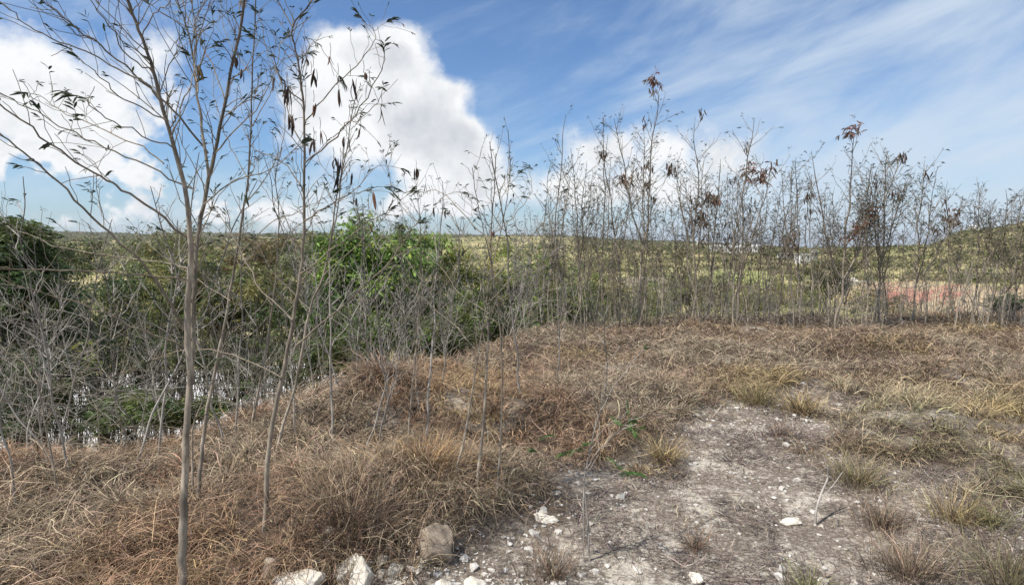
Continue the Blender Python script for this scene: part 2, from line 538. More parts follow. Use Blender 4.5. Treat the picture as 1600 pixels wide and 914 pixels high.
# ------------------------------------------------------------------ ground, sea
def build_ground():
    rr = [0.02]
    r = .5
    while r < 5200:
        rr.append(r); r *= 1.0135 if r < 40 else 1.02
    rr = np.array(rr)
    aa = np.concatenate([np.linspace(-50, 50, 620), np.linspace(53, 307, 72)])
    A, RR = np.meshgrid(np.radians(aa), rr)
    X, Y = RR * np.sin(A), RR * np.cos(A)
    # behind the camera the plateau simply carries on; the far country is only in front
    Z = terrain(X.ravel(), Y.ravel()).reshape(X.shape)
    na = len(aa)
    i = np.arange(len(rr) - 1)[:, None] * na; j = np.arange(na)[None, :]; k = (np.arange(na) + 1) % na
    q = np.stack([i + j, i + na + j, i + na + k, i + k], -1).reshape(-1, 4)
    x, y = X.ravel(), Y.ravel()
    Rr = RR.ravel()
    s = y - edge(x)
    plate = 1 - sstep(-.3, 1.2, s + (fbm(x, y, 3, 1.) - .5))
    plate = np.where(y < 0, 1, plate)
    bare = bare_mask(x, y)
    b2 = sstep(.66, .74, fbm(x + 40, y, 4, .9)) * (y > 5)
    spz = sstep(2.2, 3.4, x) * (1 - sstep(5.2, 7.0, y)) * .75 * sstep(.40, .56, fbm(x + 5, y, 4, 1.8))
    bare = np.maximum(np.maximum(bare, b2 * .8), spz) * plate
    yard = sstep(0, 2.5, np.minimum(np.minimum(x + 21, -2.0 - x), np.minimum(y - 13, 31 - y)) + (fbm(x, y, 3, .4) - .5) * 4)
    bx, by = x - 52, y - 66
    u = (bx * 0.78 + by * 0.62); v = (-bx * 0.62 + by * 0.78)
    red = sstep(-8, -5, u + (fbm(x, y, 3, .3) - .5) * 5) * (1 - sstep(0, 3, u + (fbm(x, y, 3, .2) - .5) * 6)) * (1 - sstep(11, 16, np.abs(v)))
    azd = np.degrees(np.arctan2(x, np.maximum(y, 1e-3)))
    gf = (1 - sstep(2.0, 3.5, np.abs(azd - 20.5))) * sstep(120, 150, Rr) * (1 - sstep(260, 300, Rr))
    far = sstep(950, 1200, Rr)
    mb = MB()
    mb.add(np.stack([x, y, Z.ravel()], 1), q, c=np.stack([bare, yard, red], 1))
    g = mb.build('ground', ground_mat())
    ca = g.data.attributes.new('cover', 'FLOAT_COLOR', 'POINT')
    ca.data.foreach_set('color', np.stack([gf, far, plate, np.ones_like(far)], 1).astype(np.float32).ravel())
    tag(g, kind='structure')

    m, N = mat_new('sea_water')
    o = N.n('ShaderNodeOutputMaterial'); p = N.n('ShaderNodeBsdfPrincipled')
    geo = N.n('ShaderNodeNewGeometry')
    N.put(p.inputs['Base Color'], N.mix(N.noise(geo.outputs['Position'], .002, 3.0), (.03, .10, .18), (.04, .13, .22)))
    p.inputs['Roughness'].default_value = .45
    N.t.links.new(p.outputs[0], o.inputs[0])
    mb = MB()
    ar = np.radians(np.linspace(-55, 65, 60))
    ra = np.array([900, 3000, 7000, 12000])
    A, RR = np.meshgrid(ar, ra)
    v = np.stack([RR * np.sin(A), RR * np.cos(A), np.full(A.shape, -58.)], -1).reshape(-1, 3)
    i = np.arange(3)[:, None] * 60; j = np.arange(59)[None, :]
    mb.add(v, np.stack([i + j, i + 60 + j, i + 61 + j, i + 1 + j], -1).reshape(-1, 4))
    tag(mb.build('sea', m), kind='structure')


build_ground()


# ------------------------------------------------------------------ far scrub (nobody could count it)
def build_far_scrub():
    mb = MB()
    bands = [(17, 60, 520, 110, .22, 1.5), (60, 150, 2000, 50, .38, 1.9), (150, 400, 7000, 22, .75, 2.6), (400, 850, 12000, 12, 1.5, 3.6), (850, 1500, 16000, 8, 2.6, 5.0)]
    for r0, r1, n, nl, ls, bs in bands:
        r = np.sqrt(rng.random(n) * (r1 ** 2 - r0 ** 2) + r0 ** 2)
        a = np.radians(rng.uniform(-45, 46, n))
        x, y = r * np.sin(a), r * np.cos(a)
        keep = fbm(x, y, 4, 1 / 28.) > (.43 if r0 < 400 else .40)
        yard = (x > -19) & (x < -2.5) & (y > 13.5) & (y < 29)
        bx, by = x - 52, y - 66
        u = (bx * 0.78 + by * 0.62); v = (-bx * 0.62 + by * 0.78)
        red = (u > -26) & (u < 3) & (np.abs(v) < 15)
        azd = np.degrees(a)
        gf = (np.abs(azd - 20.5) < 2.6) & (r > 130) & (r < 280) & (rng.random(n) < .93)
        gold = (azd > -9) & (azd < 6) & (r > 200) & (r < 1100) & (rng.random(n) < .7)
        keep &= ~gold & ~yard & ~(red & (rng.random(n) < .60)) & ~gf & ((y - edge(x)) > 5)
        x, y, r = x[keep], y[keep], r[keep]
        n = len(x)
        z = terrain(x, y)
        sz = bs * rng.uniform(.5, 1.25, n)
        d = unit(rng.normal(size=(n, nl, 3))); d[..., 2] = np.abs(d[..., 2]) * .9 + .05
        rad = rng.uniform(.45, 1.05, (n, nl, 1))
        c = np.stack([x, y, z], 1)[:, None, :] + d * rad * sz[:, None, None] * np.array([.75, .75, .8])
        c = c.reshape(-1, 3)
        t1 = unit(rng.normal(size=c.shape)); nn = unit(d.reshape(-1, 3) + rng.normal(size=c.shape) * .6)
        t1 = unit(np.cross(nn, t1)); t2 = np.cross(nn, t1)
        s = (ls * rng.uniform(.5, 1.3, len(c)))[:, None]
        vv = np.stack([c - t1 * s * .6, c - t2 * s * .35, c + t1 * s * .6, c + t2 * s * .35], 1)
        hue = np.repeat(rng.random(n), nl)[:, None]
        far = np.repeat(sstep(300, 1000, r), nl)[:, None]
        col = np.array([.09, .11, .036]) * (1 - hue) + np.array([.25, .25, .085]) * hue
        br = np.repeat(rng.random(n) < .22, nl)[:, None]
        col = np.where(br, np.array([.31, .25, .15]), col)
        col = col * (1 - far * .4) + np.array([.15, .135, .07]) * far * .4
        col = col * rng.uniform(.7, 1.3, (len(c), 1))
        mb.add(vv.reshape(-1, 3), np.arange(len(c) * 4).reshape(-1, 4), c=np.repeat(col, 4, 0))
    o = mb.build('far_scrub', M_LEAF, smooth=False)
    tag(o, 'green and straw scrub covering the valley and hills beyond the saplings', 'scrub', kind='stuff')


build_far_scrub()


# ------------------------------------------------------------------ grass
def grass_dens(x, y):
    """(density 0..1, blade length, droop, colour) of the dry grass at a place on the plateau"""
    b = bare_mask(x, y)
    s = y - edge(x)
    d = 1 - .965 * b
    yel = np.exp(-(((x - 4.3) / 1.5) ** 2 + ((y - 5.7) / .9) ** 2)) + .8 * np.exp(-(((x - 2.9) / .5) ** 2 + ((y - 6.9) / .35) ** 2))
    near = 1 - sstep(4.5, 8.5, y)
    left = 1 - sstep(-.2, 1.6, x)
    L = .21 + .10 * near * left - .10 * left * np.exp(-((x + 1.6) ** 2 / 3.5 + (y - 4.6) ** 2 / 1.2)) + .10 * yel + .12 * (fbm(x, y, 3, .8) - .5) * 2
    sparse = sstep(2.2, 3.6, x) * (1 - sstep(5.0, 6.4, y)) * (1 - b)
    L = L * (1 - .35 * sparse)
    d = d * (1 - .55 * sparse) * (.55 + .6 * sstep(.38, .55, fbm(x + 7, y - 3, 3, 2.2)))
    cl = fbm(x + 31, y + 5, 4, .75)
    c_red = np.array([.33, .215, .135]); c_brn = np.array([.30, .22, .15]); c_yel = np.array([.46, .345, .165]); c_gry = np.array([.37, .30, .21])
    wr = (left * (1 - sstep(6.5, 9, y)) + .15)[..., None]
    c = c_brn * (1 - wr) + c_red * wr
    wy = np.clip(yel * .95 + sstep(.56, .66, cl) * .45, 0, .9)[..., None]
    c = c * (1 - wy) + c_yel * wy
    wg = (sstep(.45, .36, cl) * .65)[..., None]
    c = c * (1 - wg) + c_gry * wg
    gr = (sparse * sstep(.45, .6, fbm(x + 3, y, 3, 1.1)) * .6)[..., None]
    c = c * (1 - gr) + np.array([.19, .19, .085]) * gr
    return d, L, c


def blades(mb, bx, by, bz, L, c, droop, lean_dir, lean, w, K=5):
    n = len(bx)
    th = lean_dir
    hd = np.stack([np.cos(th), np.sin(th), np.zeros(n)], 1)
    t = np.linspace(0, 1, K)[None, :]
    ang0 = lean[:, None]
    ang = ang0 + droop[:, None] * t ** 1.4
    step = (L / (K - 1))[:, None]
    hs = np.cumsum(np.sin(ang) * step, 1) - np.sin(ang[:, :1]) * step
    vs = np.cumsum(np.cos(ang) * step, 1) - np.cos(ang[:, :1]) * step
    side = np.cross(hd, [0, 0, 1.])
    kink = rng.normal(size=(n, K)) * (L / 15)[:, None] * t + rng.normal(size=(n, 1)) * (L / 4.5)[:, None] * t ** 2
    P = np.stack([bx, by, bz], 1)[:, None, :] + hd[:, None, :] * hs[..., None] + side[:, None, :] * kink[..., None]
    P[..., 2] += vs
    width = w[:, None] * (1 - t ** 2 * .75)
    wd = unit(side * rng.uniform(.4, 1, (n, 1)) + hd * rng.normal(size=(n, 1)) * .6 + np.array([0, 0, 1.]) * rng.normal(size=(n, 1)) * .3)
    col = c * (.35 + 1.25 * rng.random((n, 1)) ** 1.5) * (1 + rng.normal(size=(n, 3)) * .05)
    ribbons(mb, P, wd, width, np.clip(col, .01, .8))
    return P


def build_grass():
    mb = MB()
    n = 26000
    y = np.sqrt(rng.random(n) * (14.6 ** 2 - 1.9 ** 2) + 1.9 ** 2)
    x = rng.uniform(-1, 1, n) * (y * .92 + .5)
    s = y - edge(x)
    d, L, c = grass_dens(x, y)
    target = 62 * d * (1 - .45 * sstep(5, 12, y))       # tussocks per square metre
    area = (14.6 ** 2 - 1.9 ** 2) * .92 + 12
    keep = (rng.random(n) < target * area / n) & (s < 1.0)
    x, y, L, c, d = x[keep], y[keep], L[keep], c[keep], d[keep]
    m = len(x)
    per = np.clip((64 * (1 - .55 * sstep(3, 9, y))), 10, 70).astype(int)
    low = bare_mask(x, y) > .5
    per = np.where(low, 14, per)
    idx = np.repeat(np.arange(m), per)
    N = len(idx)
    tall = rng.uniform(.6, 1.25, m)
    main = rng.uniform(0, 2 * np.pi, m)
    # a matted field mostly combed one way
    comb = fbm(x, y, 2, .5) * 9
    th = np.where(rng.random(N) < .45, comb[idx] + rng.normal(size=N) * .6, rng.uniform(0, 2 * np.pi, N))
    rr = np.abs(rng.normal(size=N)) * .055
    bx = x[idx] + np.cos(th) * rr; by = y[idx] + np.sin(th) * rr
    LL = L[idx] * tall[idx] * rng.uniform(.55, 1.15, N)
    LL = np.where(low[idx], LL * .35, LL)
    yel = np.exp(-(((bx - 4.3) / 1.5) ** 2 + ((by - 5.7) / .9) ** 2))
    droop = rng.uniform(.8, 2.9, N) * (1 - .55 * yel)
    lean = np.abs(rng.normal(size=N)) * .38 + .08
    w = (.0025 + .00048 * np.maximum(by - 2, 0)) * rng.uniform(.6, 1.4, N) * np.where(rng.random(N) < .14, 2.2, .95)
    bz = terrain(bx, by) - .01
    cc = c[idx] * rng.uniform(.8, 1.2, (m, 1))[idx]
    blades(mb, bx, by, bz, LL, cc, droop, th, lean, w)
    print('grass blades', N)
    # loose bent straws lying over the mat
    n = 17000
    y = np.sqrt(rng.random(n) * (13.5 ** 2 - 2 ** 2) + 4)
    x = rng.uniform(-1, 1, n) * (y * .9 + .4)
    d, L, c = grass_dens(x, y)
    k = (rng.random(n) < d) & (y < edge(x) + .4)
    x, y, L, c = x[k], y[k], L[k], c[k]
    n = len(x)
    z = terrain(x, y) + L * rng.uniform(.05, .65, n)
    blades(mb, x, y, z, rng.uniform(.1, .34, n), c * 1.2 + .02, rng.uniform(-.6, .9, n), rng.uniform(0, 6.28, n), rng.uniform(1.0, 1.8, n), (.0022 + .00036 * y))
    g = mb.build('dry_grass', M_GRASS)
    tag(g, 'matted dry reddish brown grass covering the plateau', 'grass', kind='stuff')

    # broken thatch lying flat between the tussocks
    mb = MB()
    n = 230000
    y = np.sqrt(rng.random(n) * (13.6 ** 2 - 1.9 ** 2) + 1.9 ** 2)
    x = rng.uniform(-1, 1, n) * (y * .92 + .4)
    d, L, c = grass_dens(x, y)
    k = (bare_mask(x, y) < .6) & (y < edge(x) + .5) & (rng.random(n) < 1.1 - .5 * sstep(5, 12, y))
    x, y, L, c = x[k], y[k], L[k], c[k]; n = len(x)
    z = terrain(x, y) + rng.random(n) ** 2 * L * .45
    mix_ = rng.random((n, 1)) < .35
    cc = np.where(mix_, np.array([.17, .125, .10]), c)
    blades(mb, x, y, z, rng.uniform(.03, .13, n), cc, rng.uniform(-.5, .9, n), rng.uniform(0, 6.28, n), rng.uniform(.9, 1.8, n), (.0022 + .00055 * y) * rng.uniform(.5, 1.6, n), K=3)
    tag(mb.build('grass_thatch', M_GRASS), 'flattened broken thatch and dead leaves between the grass tussocks', 'thatch', kind='stuff')

    # litter of dead stalks on the bare marl
    mb = MB()
    n = 150000
    y = np.sqrt(rng.random(n) * (7.6 ** 2 - 1.8 ** 2) + 1.8 ** 2)
    x = rng.uniform(-.55, 1, n) * (y * .92 + .4)
    patch = fbm(x + 9, y, 4, 2.4)
    k = (bare_mask(x, y) > .3) & (rng.random(n) < sstep(.41, .56, patch) * .95 + .06)
    x, y = x[k], y[k]; n = len(x)
    z = terrain(x, y) + rng.uniform(.002, .02, n)
    base = np.where((rng.random(n) < .30)[:, None], np.array([.34, .28, .235]), np.array([.15, .112, .098]))
    blades(mb, x, y, z, rng.uniform(.03, .13, n) * rng.uniform(.5, 1.2, n), base, rng.uniform(-.5, .8, n), rng.uniform(0, 6.28, n), rng.uniform(1.15, 1.75, n), (.0022 + .0006 * y) * rng.uniform(.6, 1.3, n), K=3)
    tag(mb.build('plant_litter', M_GRASS), 'dead stalks and leaf litter strewn over the bare pale ground', 'plant litter', kind='stuff')
    print('litter', n)


build_grass()


def tussock(loc, n, L, spread, col, label, group='isolated grass tussocks on the bare ground', droop=(.3, 1.6), w=.004):
    mb = MB()
    th = rng.uniform(0, 2 * np.pi, n); rr = np.abs(rng.normal(size=n)) * spread
    bx = np.cos(th) * rr; by = np.sin(th) * rr
    z0 = tz(*loc)
    bz = terrain(loc[0] + bx, loc[1] + by) - z0 - .01
    c = np.where((rng.random(n) < .75)[:, None], np.array(col), np.array([.20, .14, .10]))
    blades(mb, bx, by, bz, L * rng.uniform(.45, 1.15, n), c, rng.uniform(*droop, n), th + rng.normal(size=n) * .5, np.abs(rng.normal(size=n)) * .33 + .05, w * rng.uniform(.6, 1.4, n))
    o = mb.build('grass_tussock', M_GRASS)
    o.location = (loc[0], loc[1], z0)
    tag(o, label, 'grass tussock', group)


YEL, GRN, BRN, RED = (.40, .30, .15), (.20, .20, .085), (.27, .20, .14), (.33, .20, .12)
for px, py, n, L, sp, col, lab in [
    (1037, 716, 420, .26, .06, YEL, 'small upright straw coloured tussock at the top left edge of the bare ground'),
    (1340, 742, 520, .24, .12, (.28, .23, .12), 'wide low olive tussock just right of the crooked stick'),
    (1380, 806, 420, .22, .08, BRN, 'compact brown tussock below and right of the crooked stick'),
    (1420, 882, 560, .26, .12, BRN, 'low spiky brown tussock close to the bottom right of the bare ground'),
    (1262, 912, 160, .20, .03, GRN, 'tiny dark spiky tuft at the very bottom edge beside pale stones'),
    (1550, 806, 200, .20, .05, GRN, 'small greenish tuft by the right edge of the bare ground'),
    (1490, 800, 330, .26, .09, YEL, 'yellowish tussock where the grass begins at right of the bare ground'),
    (1580, 900, 420, .34, .13, (.22, .19, .10), 'dark leafy tussock in the bottom right corner'),
    (862, 885, 240, .24, .06, BRN, 'thin wispy brown tuft left of the lone foreground sapling'),
    (1085, 838, 120, .14, .04, RED, 'sparse reddish tuft in the middle of the bare ground'),
    (1220, 676, 200, .18, .08, (.2, .15, .12), 'low dark flattened tuft at the far end of the bare ground'),
    (1255, 640, 420, .30, .12, YEL, 'pale straw tussock at the far tip of the bare ground'),
    (600, 645, 1100, .44, .17, (.35, .24, .16), 'tall reddish brown mop of grass at the drop beside the bushes'),
    (670, 765, 1300, .30, .22, (.42, .27, .14), 'large golden brown tussock left of the three leaning stems'),
    (545, 850, 1500, .32, .24, (.34, .235, .155), 'big arching reddish tussock hanging over the white rocks'),
    (1180, 625, 420, .3, .12, (.32, .26, .13), 'olive brown tussock above the top of the bare ground')]:
    tussock(ground_at(px, py), n, L, sp, col, lab, 'isolated grass tussocks', w=.003 if py > 700 else .0045, droop=(.8, 3.0) if L > .35 else (.2, 1.4))

# ------------------------------------------------------------------ stones
def marl(name, c1, c2):
    m, N = mat_new(name)
    o = N.n('ShaderNodeOutputMaterial'); geo = N.n('ShaderNodeNewGeometry')
    nz = N.noise(geo.outputs['Position'], 22, 7.0, .7); n2 = N.noise(geo.outputs['Position'], 7, 4.0, .6)
    c = N.mix(N.ramp(nz, .35, .7), c2, c1)
    c = N.mix(N.ramp(n2, .55, .72), c, tuple(a * .62 for a in c2))
    p = N.n('ShaderNodeBsdfPrincipled'); N.put(p.inputs['Base Color'], c); p.inputs['Roughness'].default_value = .95
    p.inputs['Specular IOR Level'].default_value = .15
    bp = N.n('ShaderNodeBump'); bp.inputs['Strength'].default_value = .8; bp.inputs['Distance'].default_value = .012
    N.put(bp.inputs['Height'], nz); N.t.links.new(bp.outputs[0], p.inputs['Normal']); N.t.links.new(p.outputs[0], o.inputs[0])
    return m


M_ROCK = marl('pale_marl_rock', (.78, .73, .64), (.48, .43, .35))
M_TAN = marl('tan_rock', (.40, .33, .25), (.27, .21, .155))
M_PEB = marl('pebble', (.70, .67, .61), (.45, .41, .36))


def ico(sub):
    import bmesh
    bm = bmesh.new(); bmesh.ops.create_icosphere(bm, subdivisions=sub, radius=1)
    v = np.array([w.co[:] for w in bm.verts]); t = np.array([[w.index for w in f.verts] for f in bm.faces]); bm.free()
    return v, t


ICO5, ICO1 = ico(5), ico(1)


def rock(px, py, rx, ry, rz, tilt, label, mat=None, seed=0, sink=.3):
    r = np.random.default_rng(seed)
    v, t = ICO5
    v = v.copy()
    rad = np.ones(len(v))
    for i in range(22):                                   # broken flat faces
        d = unit(r.normal(size=3)); h = r.uniform(.42, .82)
        dp = v @ d
        rad = np.minimum(rad, np.where(dp > 0, h / np.maximum(dp, 1e-3), 9))
    v = v * rad[:, None]
    q = v * 2.3 + seed
    v *= (1 + (fbm(q[:, 0] + q[:, 2], q[:, 1] - q[:, 2], 5, 1.3) - .5) * .30)[:, None]
    v = v * np.array([rx, ry, rz]) * 1.3
    ca, sa = math.cos(tilt), math.sin(tilt)
    v = v @ np.array([[ca, 0, -sa], [0, 1, 0], [sa, 0, ca]])
    x, y = ground_at(px, py)
    mb = MB(); mb.add(v, t=t)
    o = mb.build('rock', mat or M_ROCK, smooth=True)
    o.location = (x, y, tz(x, y) + rz * (1 - sink * 2) * .8)
    tag(o, label, 'rock')


rock(548, 893, .075, .09, .085, .9, 'chunky white rock leaning beside another under the reddish tussock', seed=3)
rock(562, 910, .07, .08, .10, .2, 'white rock at the bottom edge, lower of the leaning pair', seed=5)
rock(470, 916, .14, .10, .07, -.2, 'wide flat pale rock at the bottom edge half hidden in grass', seed=8)
rock(616, 884, .045, .05, .055, 0, 'small squarish pale rock between the white pair and the tan boulder', seed=11)
rock(684, 862, .09, .09, .13, .1, 'large tan boulder set against the foot of the grass mound', M_TAN, seed=14)
rock(424, 905, .06, .06, .06, .3, 'grey brown rock in the shade among grass stalks', M_TAN, seed=17)
rock(868, 770, .035, .04, .02, 0, 'small bright white stone right of the third leaning stem', seed=20)
rock(850, 806, .07, .06, .018, 0, 'flat white patch of stone left of the foreground sapling', seed=22)
rock(1090, 886, .035, .035, .025, .2, 'bright white stone near the bottom centre of the bare ground', seed=25)
rock(1284, 893, .04, .035, .03, 0, 'pale yellowish stone beside the tiny bottom tuft', seed=28)
rock(1178, 906, .05, .04, .025, 0, 'flat grey white stone at the bottom edge of the bare ground', seed=31)
rock(1235, 798, .07, .04, .016, -.2, 'flat slab of white stone left of the crooked stick', seed=34)
rock(970, 764, .04, .04, .025, .1, 'white stone just right of the foreground sapling stem', seed=37)
rock(1285, 804, .018, .018, .014, 0, 'tiny white stone at the foot of the crooked stick', seed=40)
rock(690, 908, .05, .05, .035, 0, 'whitish stone at the bottom edge below the tan boulder', seed=43)
rock(745, 905, .06, .05, .03, .2, 'broken white stone at the bottom edge right of the tan boulder', seed=46)
rock(615, 908, .04, .04, .025, .2, 'small brownish stone at the bottom edge below the squarish rock', M_TAN, seed=49)
rock(820, 908, .04, .04, .02, .1, 'flat pale stone at the bottom edge left of the sapling foot', seed=52)


def gravel():
    mb = MB()
    n = 11000
    y = np.sqrt(rng.random(n) * (8.5 ** 2 - 1.9 ** 2) + 1.9 ** 2)
    x = rng.uniform(-.6, 1, n) * (y * .92)
    k = bare_mask(x, y) > .45
    k &= rng.random(n) < (.35 + 1.2 * sstep(.5, .62, fbm(x, y + 4, 3, 1.5)))
    x, y = x[k], y[k]
    ex = [ground_at(rng.normal(720, 120), rng.normal(888, 26)) for _ in range(420)] + [ground_at(rng.normal(860, 25), rng.normal(800, 22)) for _ in range(90)]
    ex = np.array(ex); x = np.concatenate([x, ex[:, 0]]); y = np.concatenate([y, ex[:, 1]]); n = len(x)
    z = terrain(x, y)
    v0, t0 = ICO1
    s = rng.lognormal(-5.05, .6, n).clip(.003, .030)
    v = v0[None] * (1 + rng.normal(size=(n, len(v0), 1)) * .22) * s[:, None, None] * np.stack([rng.uniform(.8, 1.4, n), rng.uniform(.8, 1.4, n), rng.uniform(.45, .8, n)], 1)[:, None, :]
    v = v + np.stack([x, y, z + s * .3], 1)[:, None, :]
    mb.add(v.reshape(-1, 3), t=(t0[None] + (np.arange(n) * len(v0))[:, None, None]).reshape(-1, 3))
    tag(mb.build('gravel', M_PEB, smooth=False), 'small white marl pebbles scattered over the bare ground', 'gravel', kind='stuff')


gravel()


# ------------------------------------------------------------------ parts of the saplings
def leaf_fan(mb, p, d, size, col, n=5):
    """a small drooping pinnate leaf: a few narrow strips along a short stalk"""
    d = unit(np.asarray(d, float))
    side = unit(np.cross(d, [0, 0, 1.]) + 1e-3)
    i = np.arange(n)
    base = p + d * (size * .16 * i)[:, None]
    sg = np.where(i % 2 == 0, 1., -1.)[:, None]
    dirs = unit(d * .9 + side * sg * rng.uniform(.25, .8, (n, 1)) + np.array([0, 0, -1.]) * rng.uniform(-.1, .55, (n, 1)))
    L = size * rng.uniform(.55, 1.0, n)
    t = np.array([0, .5, 1.])
    P = base[:, None, :] + dirs[:, None, :] * (L[:, None] * t)[..., None]
    P[..., 2] -= (L * .22)[:, None] * t ** 2
    w = size * .17 * np.array([.5, 1., .25])[None, :] * rng.uniform(.7, 1.3, (n, 1))
    wd = unit(np.cross(dirs, rng.normal(size=(n, 3))))
    ribbons(mb, P, wd, w, np.array(col)[None] * rng.uniform(.7, 1.3, (n, 1)))


def pod(mb, p, L, col, lean=(0, 0), w=.018):
    t = np.linspace(0, 1, 7)
    cur = rng.normal() * .10
    th = rng.uniform(0, 6.28)
    h = np.array([math.cos(th), math.sin(th), 0])
    P = np.asarray(p)[None] + np.outer(t, [lean[0] * L, lean[1] * L, -L]) + np.outer(np.sin(t * 3.14) * cur * L, h)
    wv = unit(np.cross(h, [0, 0, 1.]))
    prof = w * .5 * np.array([.12, .7, 1, 1, .95, .7, .1]) * (1 + rng.normal(size=7) * .06)
    th_ = .18 * prof + .0006
    a = P - wv * prof[:, None]; b = P + wv * prof[:, None]
    f = P + h * th_[:, None]; g = P - h * th_[:, None]
    v = np.stack([a, f, b, g], 1).reshape(-1, 3)
    i = np.arange(6)[:, None] * 4; j = np.arange(4)[None]; k = (j + 1) % 4
    mb.add(v, np.stack([i + j, i + k, i + 4 + k, i + 4 + j], -1).reshape(-1, 4), c=np.array(col) * rng.uniform(.7, 1.3))


DK_LEAF = (.045, .058, .030)
PODC = (.085, .052, .036)
RUST = (.22, .085, .045)


def smooth_path(pts, m=None):
    """Catmull-Rom through the given 3-D points"""
    p = np.asarray(pts, float)
    if len(p) < 3:
        return np.linspace(p[0], p[-1], m or 6)
    q = np.concatenate([[2 * p[0] - p[1]], p, [2 * p[-1] - p[-2]]])
    o = []
    for i in range(1, len(q) - 2):
        for t in np.linspace(0, 1, 4, endpoint=False):
            o.append(.5 * ((2 * q[i]) + (-q[i - 1] + q[i + 1]) * t + (2 * q[i - 1] - 5 * q[i] + 4 * q[i + 1] - q[i + 2]) * t * t + (-q[i - 1] + 3 * q[i] - 3 * q[i + 1] + q[i + 2]) * t ** 3))
    o.append(p[-1])
    return np.array(o)


def zigzag(P, amp):
    j = rng.normal(size=P.shape) * amp
    j[0] = 0
    return P + j


def twigs_on(path, rad, tw, lf, count, L, leaf=.05, leafp=.7, up=.5, start=.25, sub=True, col=DK_LEAF, tips=None, side_bias=None):
    """thin alternate twigs along a branch, each ending in a small leaf"""
    n = len(path)
    for k in range(count):
        f = start + (1 - start) * (k + rng.random()) / count
        i = min(int(f * (n - 1)), n - 2)
        p = path[i] * (1 - (f * (n - 1) - i)) + path[i + 1] * (f * (n - 1) - i)
        d = unit(path[i + 1] - path[i])
        side = unit(np.cross(d, rng.normal(size=3)))
        if side_bias is not None:
            side = unit(side + side_bias)
        dr = unit(d * rng.uniform(.5, 1.0) + side * rng.uniform(.5, 1.0) + np.array([0, 0, up * rng.uniform(.2, 1)]))
        l = L * rng.uniform(.35, 1.1) * (1.1 - .5 * f)
        m = 5
        t = np.linspace(0, 1, m)
        arch = rng.uniform(-.25, .25)
        P = p + np.outer(t * l, dr) + np.outer(t ** 2 * l * arch, [0, 0, 1.])
        P = zigzag(P, l * .022)
        r0 = min(.0028, rad * .6)
        tube(tw, P, np.linspace(r0, .0013, m), 3)
        if tips is not None:
            tips.append(P[-1])
        if rng.random() < leafp:
            leaf_fan(lf, P[-1], P[-1] - P[-2], leaf * rng.uniform(.6, 1.3), col, 4)
        if sub and l > .18:
            for _ in range(rng.integers(1, 4)):
                j = rng.integers(1, 4)
                dr2 = unit(dr + rng.normal(size=3) * .7 + [0, 0, .3])
                l2 = l * rng.uniform(.2, .45)
                P2 = zigzag(P[j] + np.outer(np.linspace(0, 1, 4) * l2, dr2), l2 * .03)
                tube(tw, P2, np.linspace(r0 * .7, .0010, 4), 3)
                if rng.random() < leafp:
                    leaf_fan(lf, P2[-1], dr2, leaf * rng.uniform(.5, 1.1), col, 4)


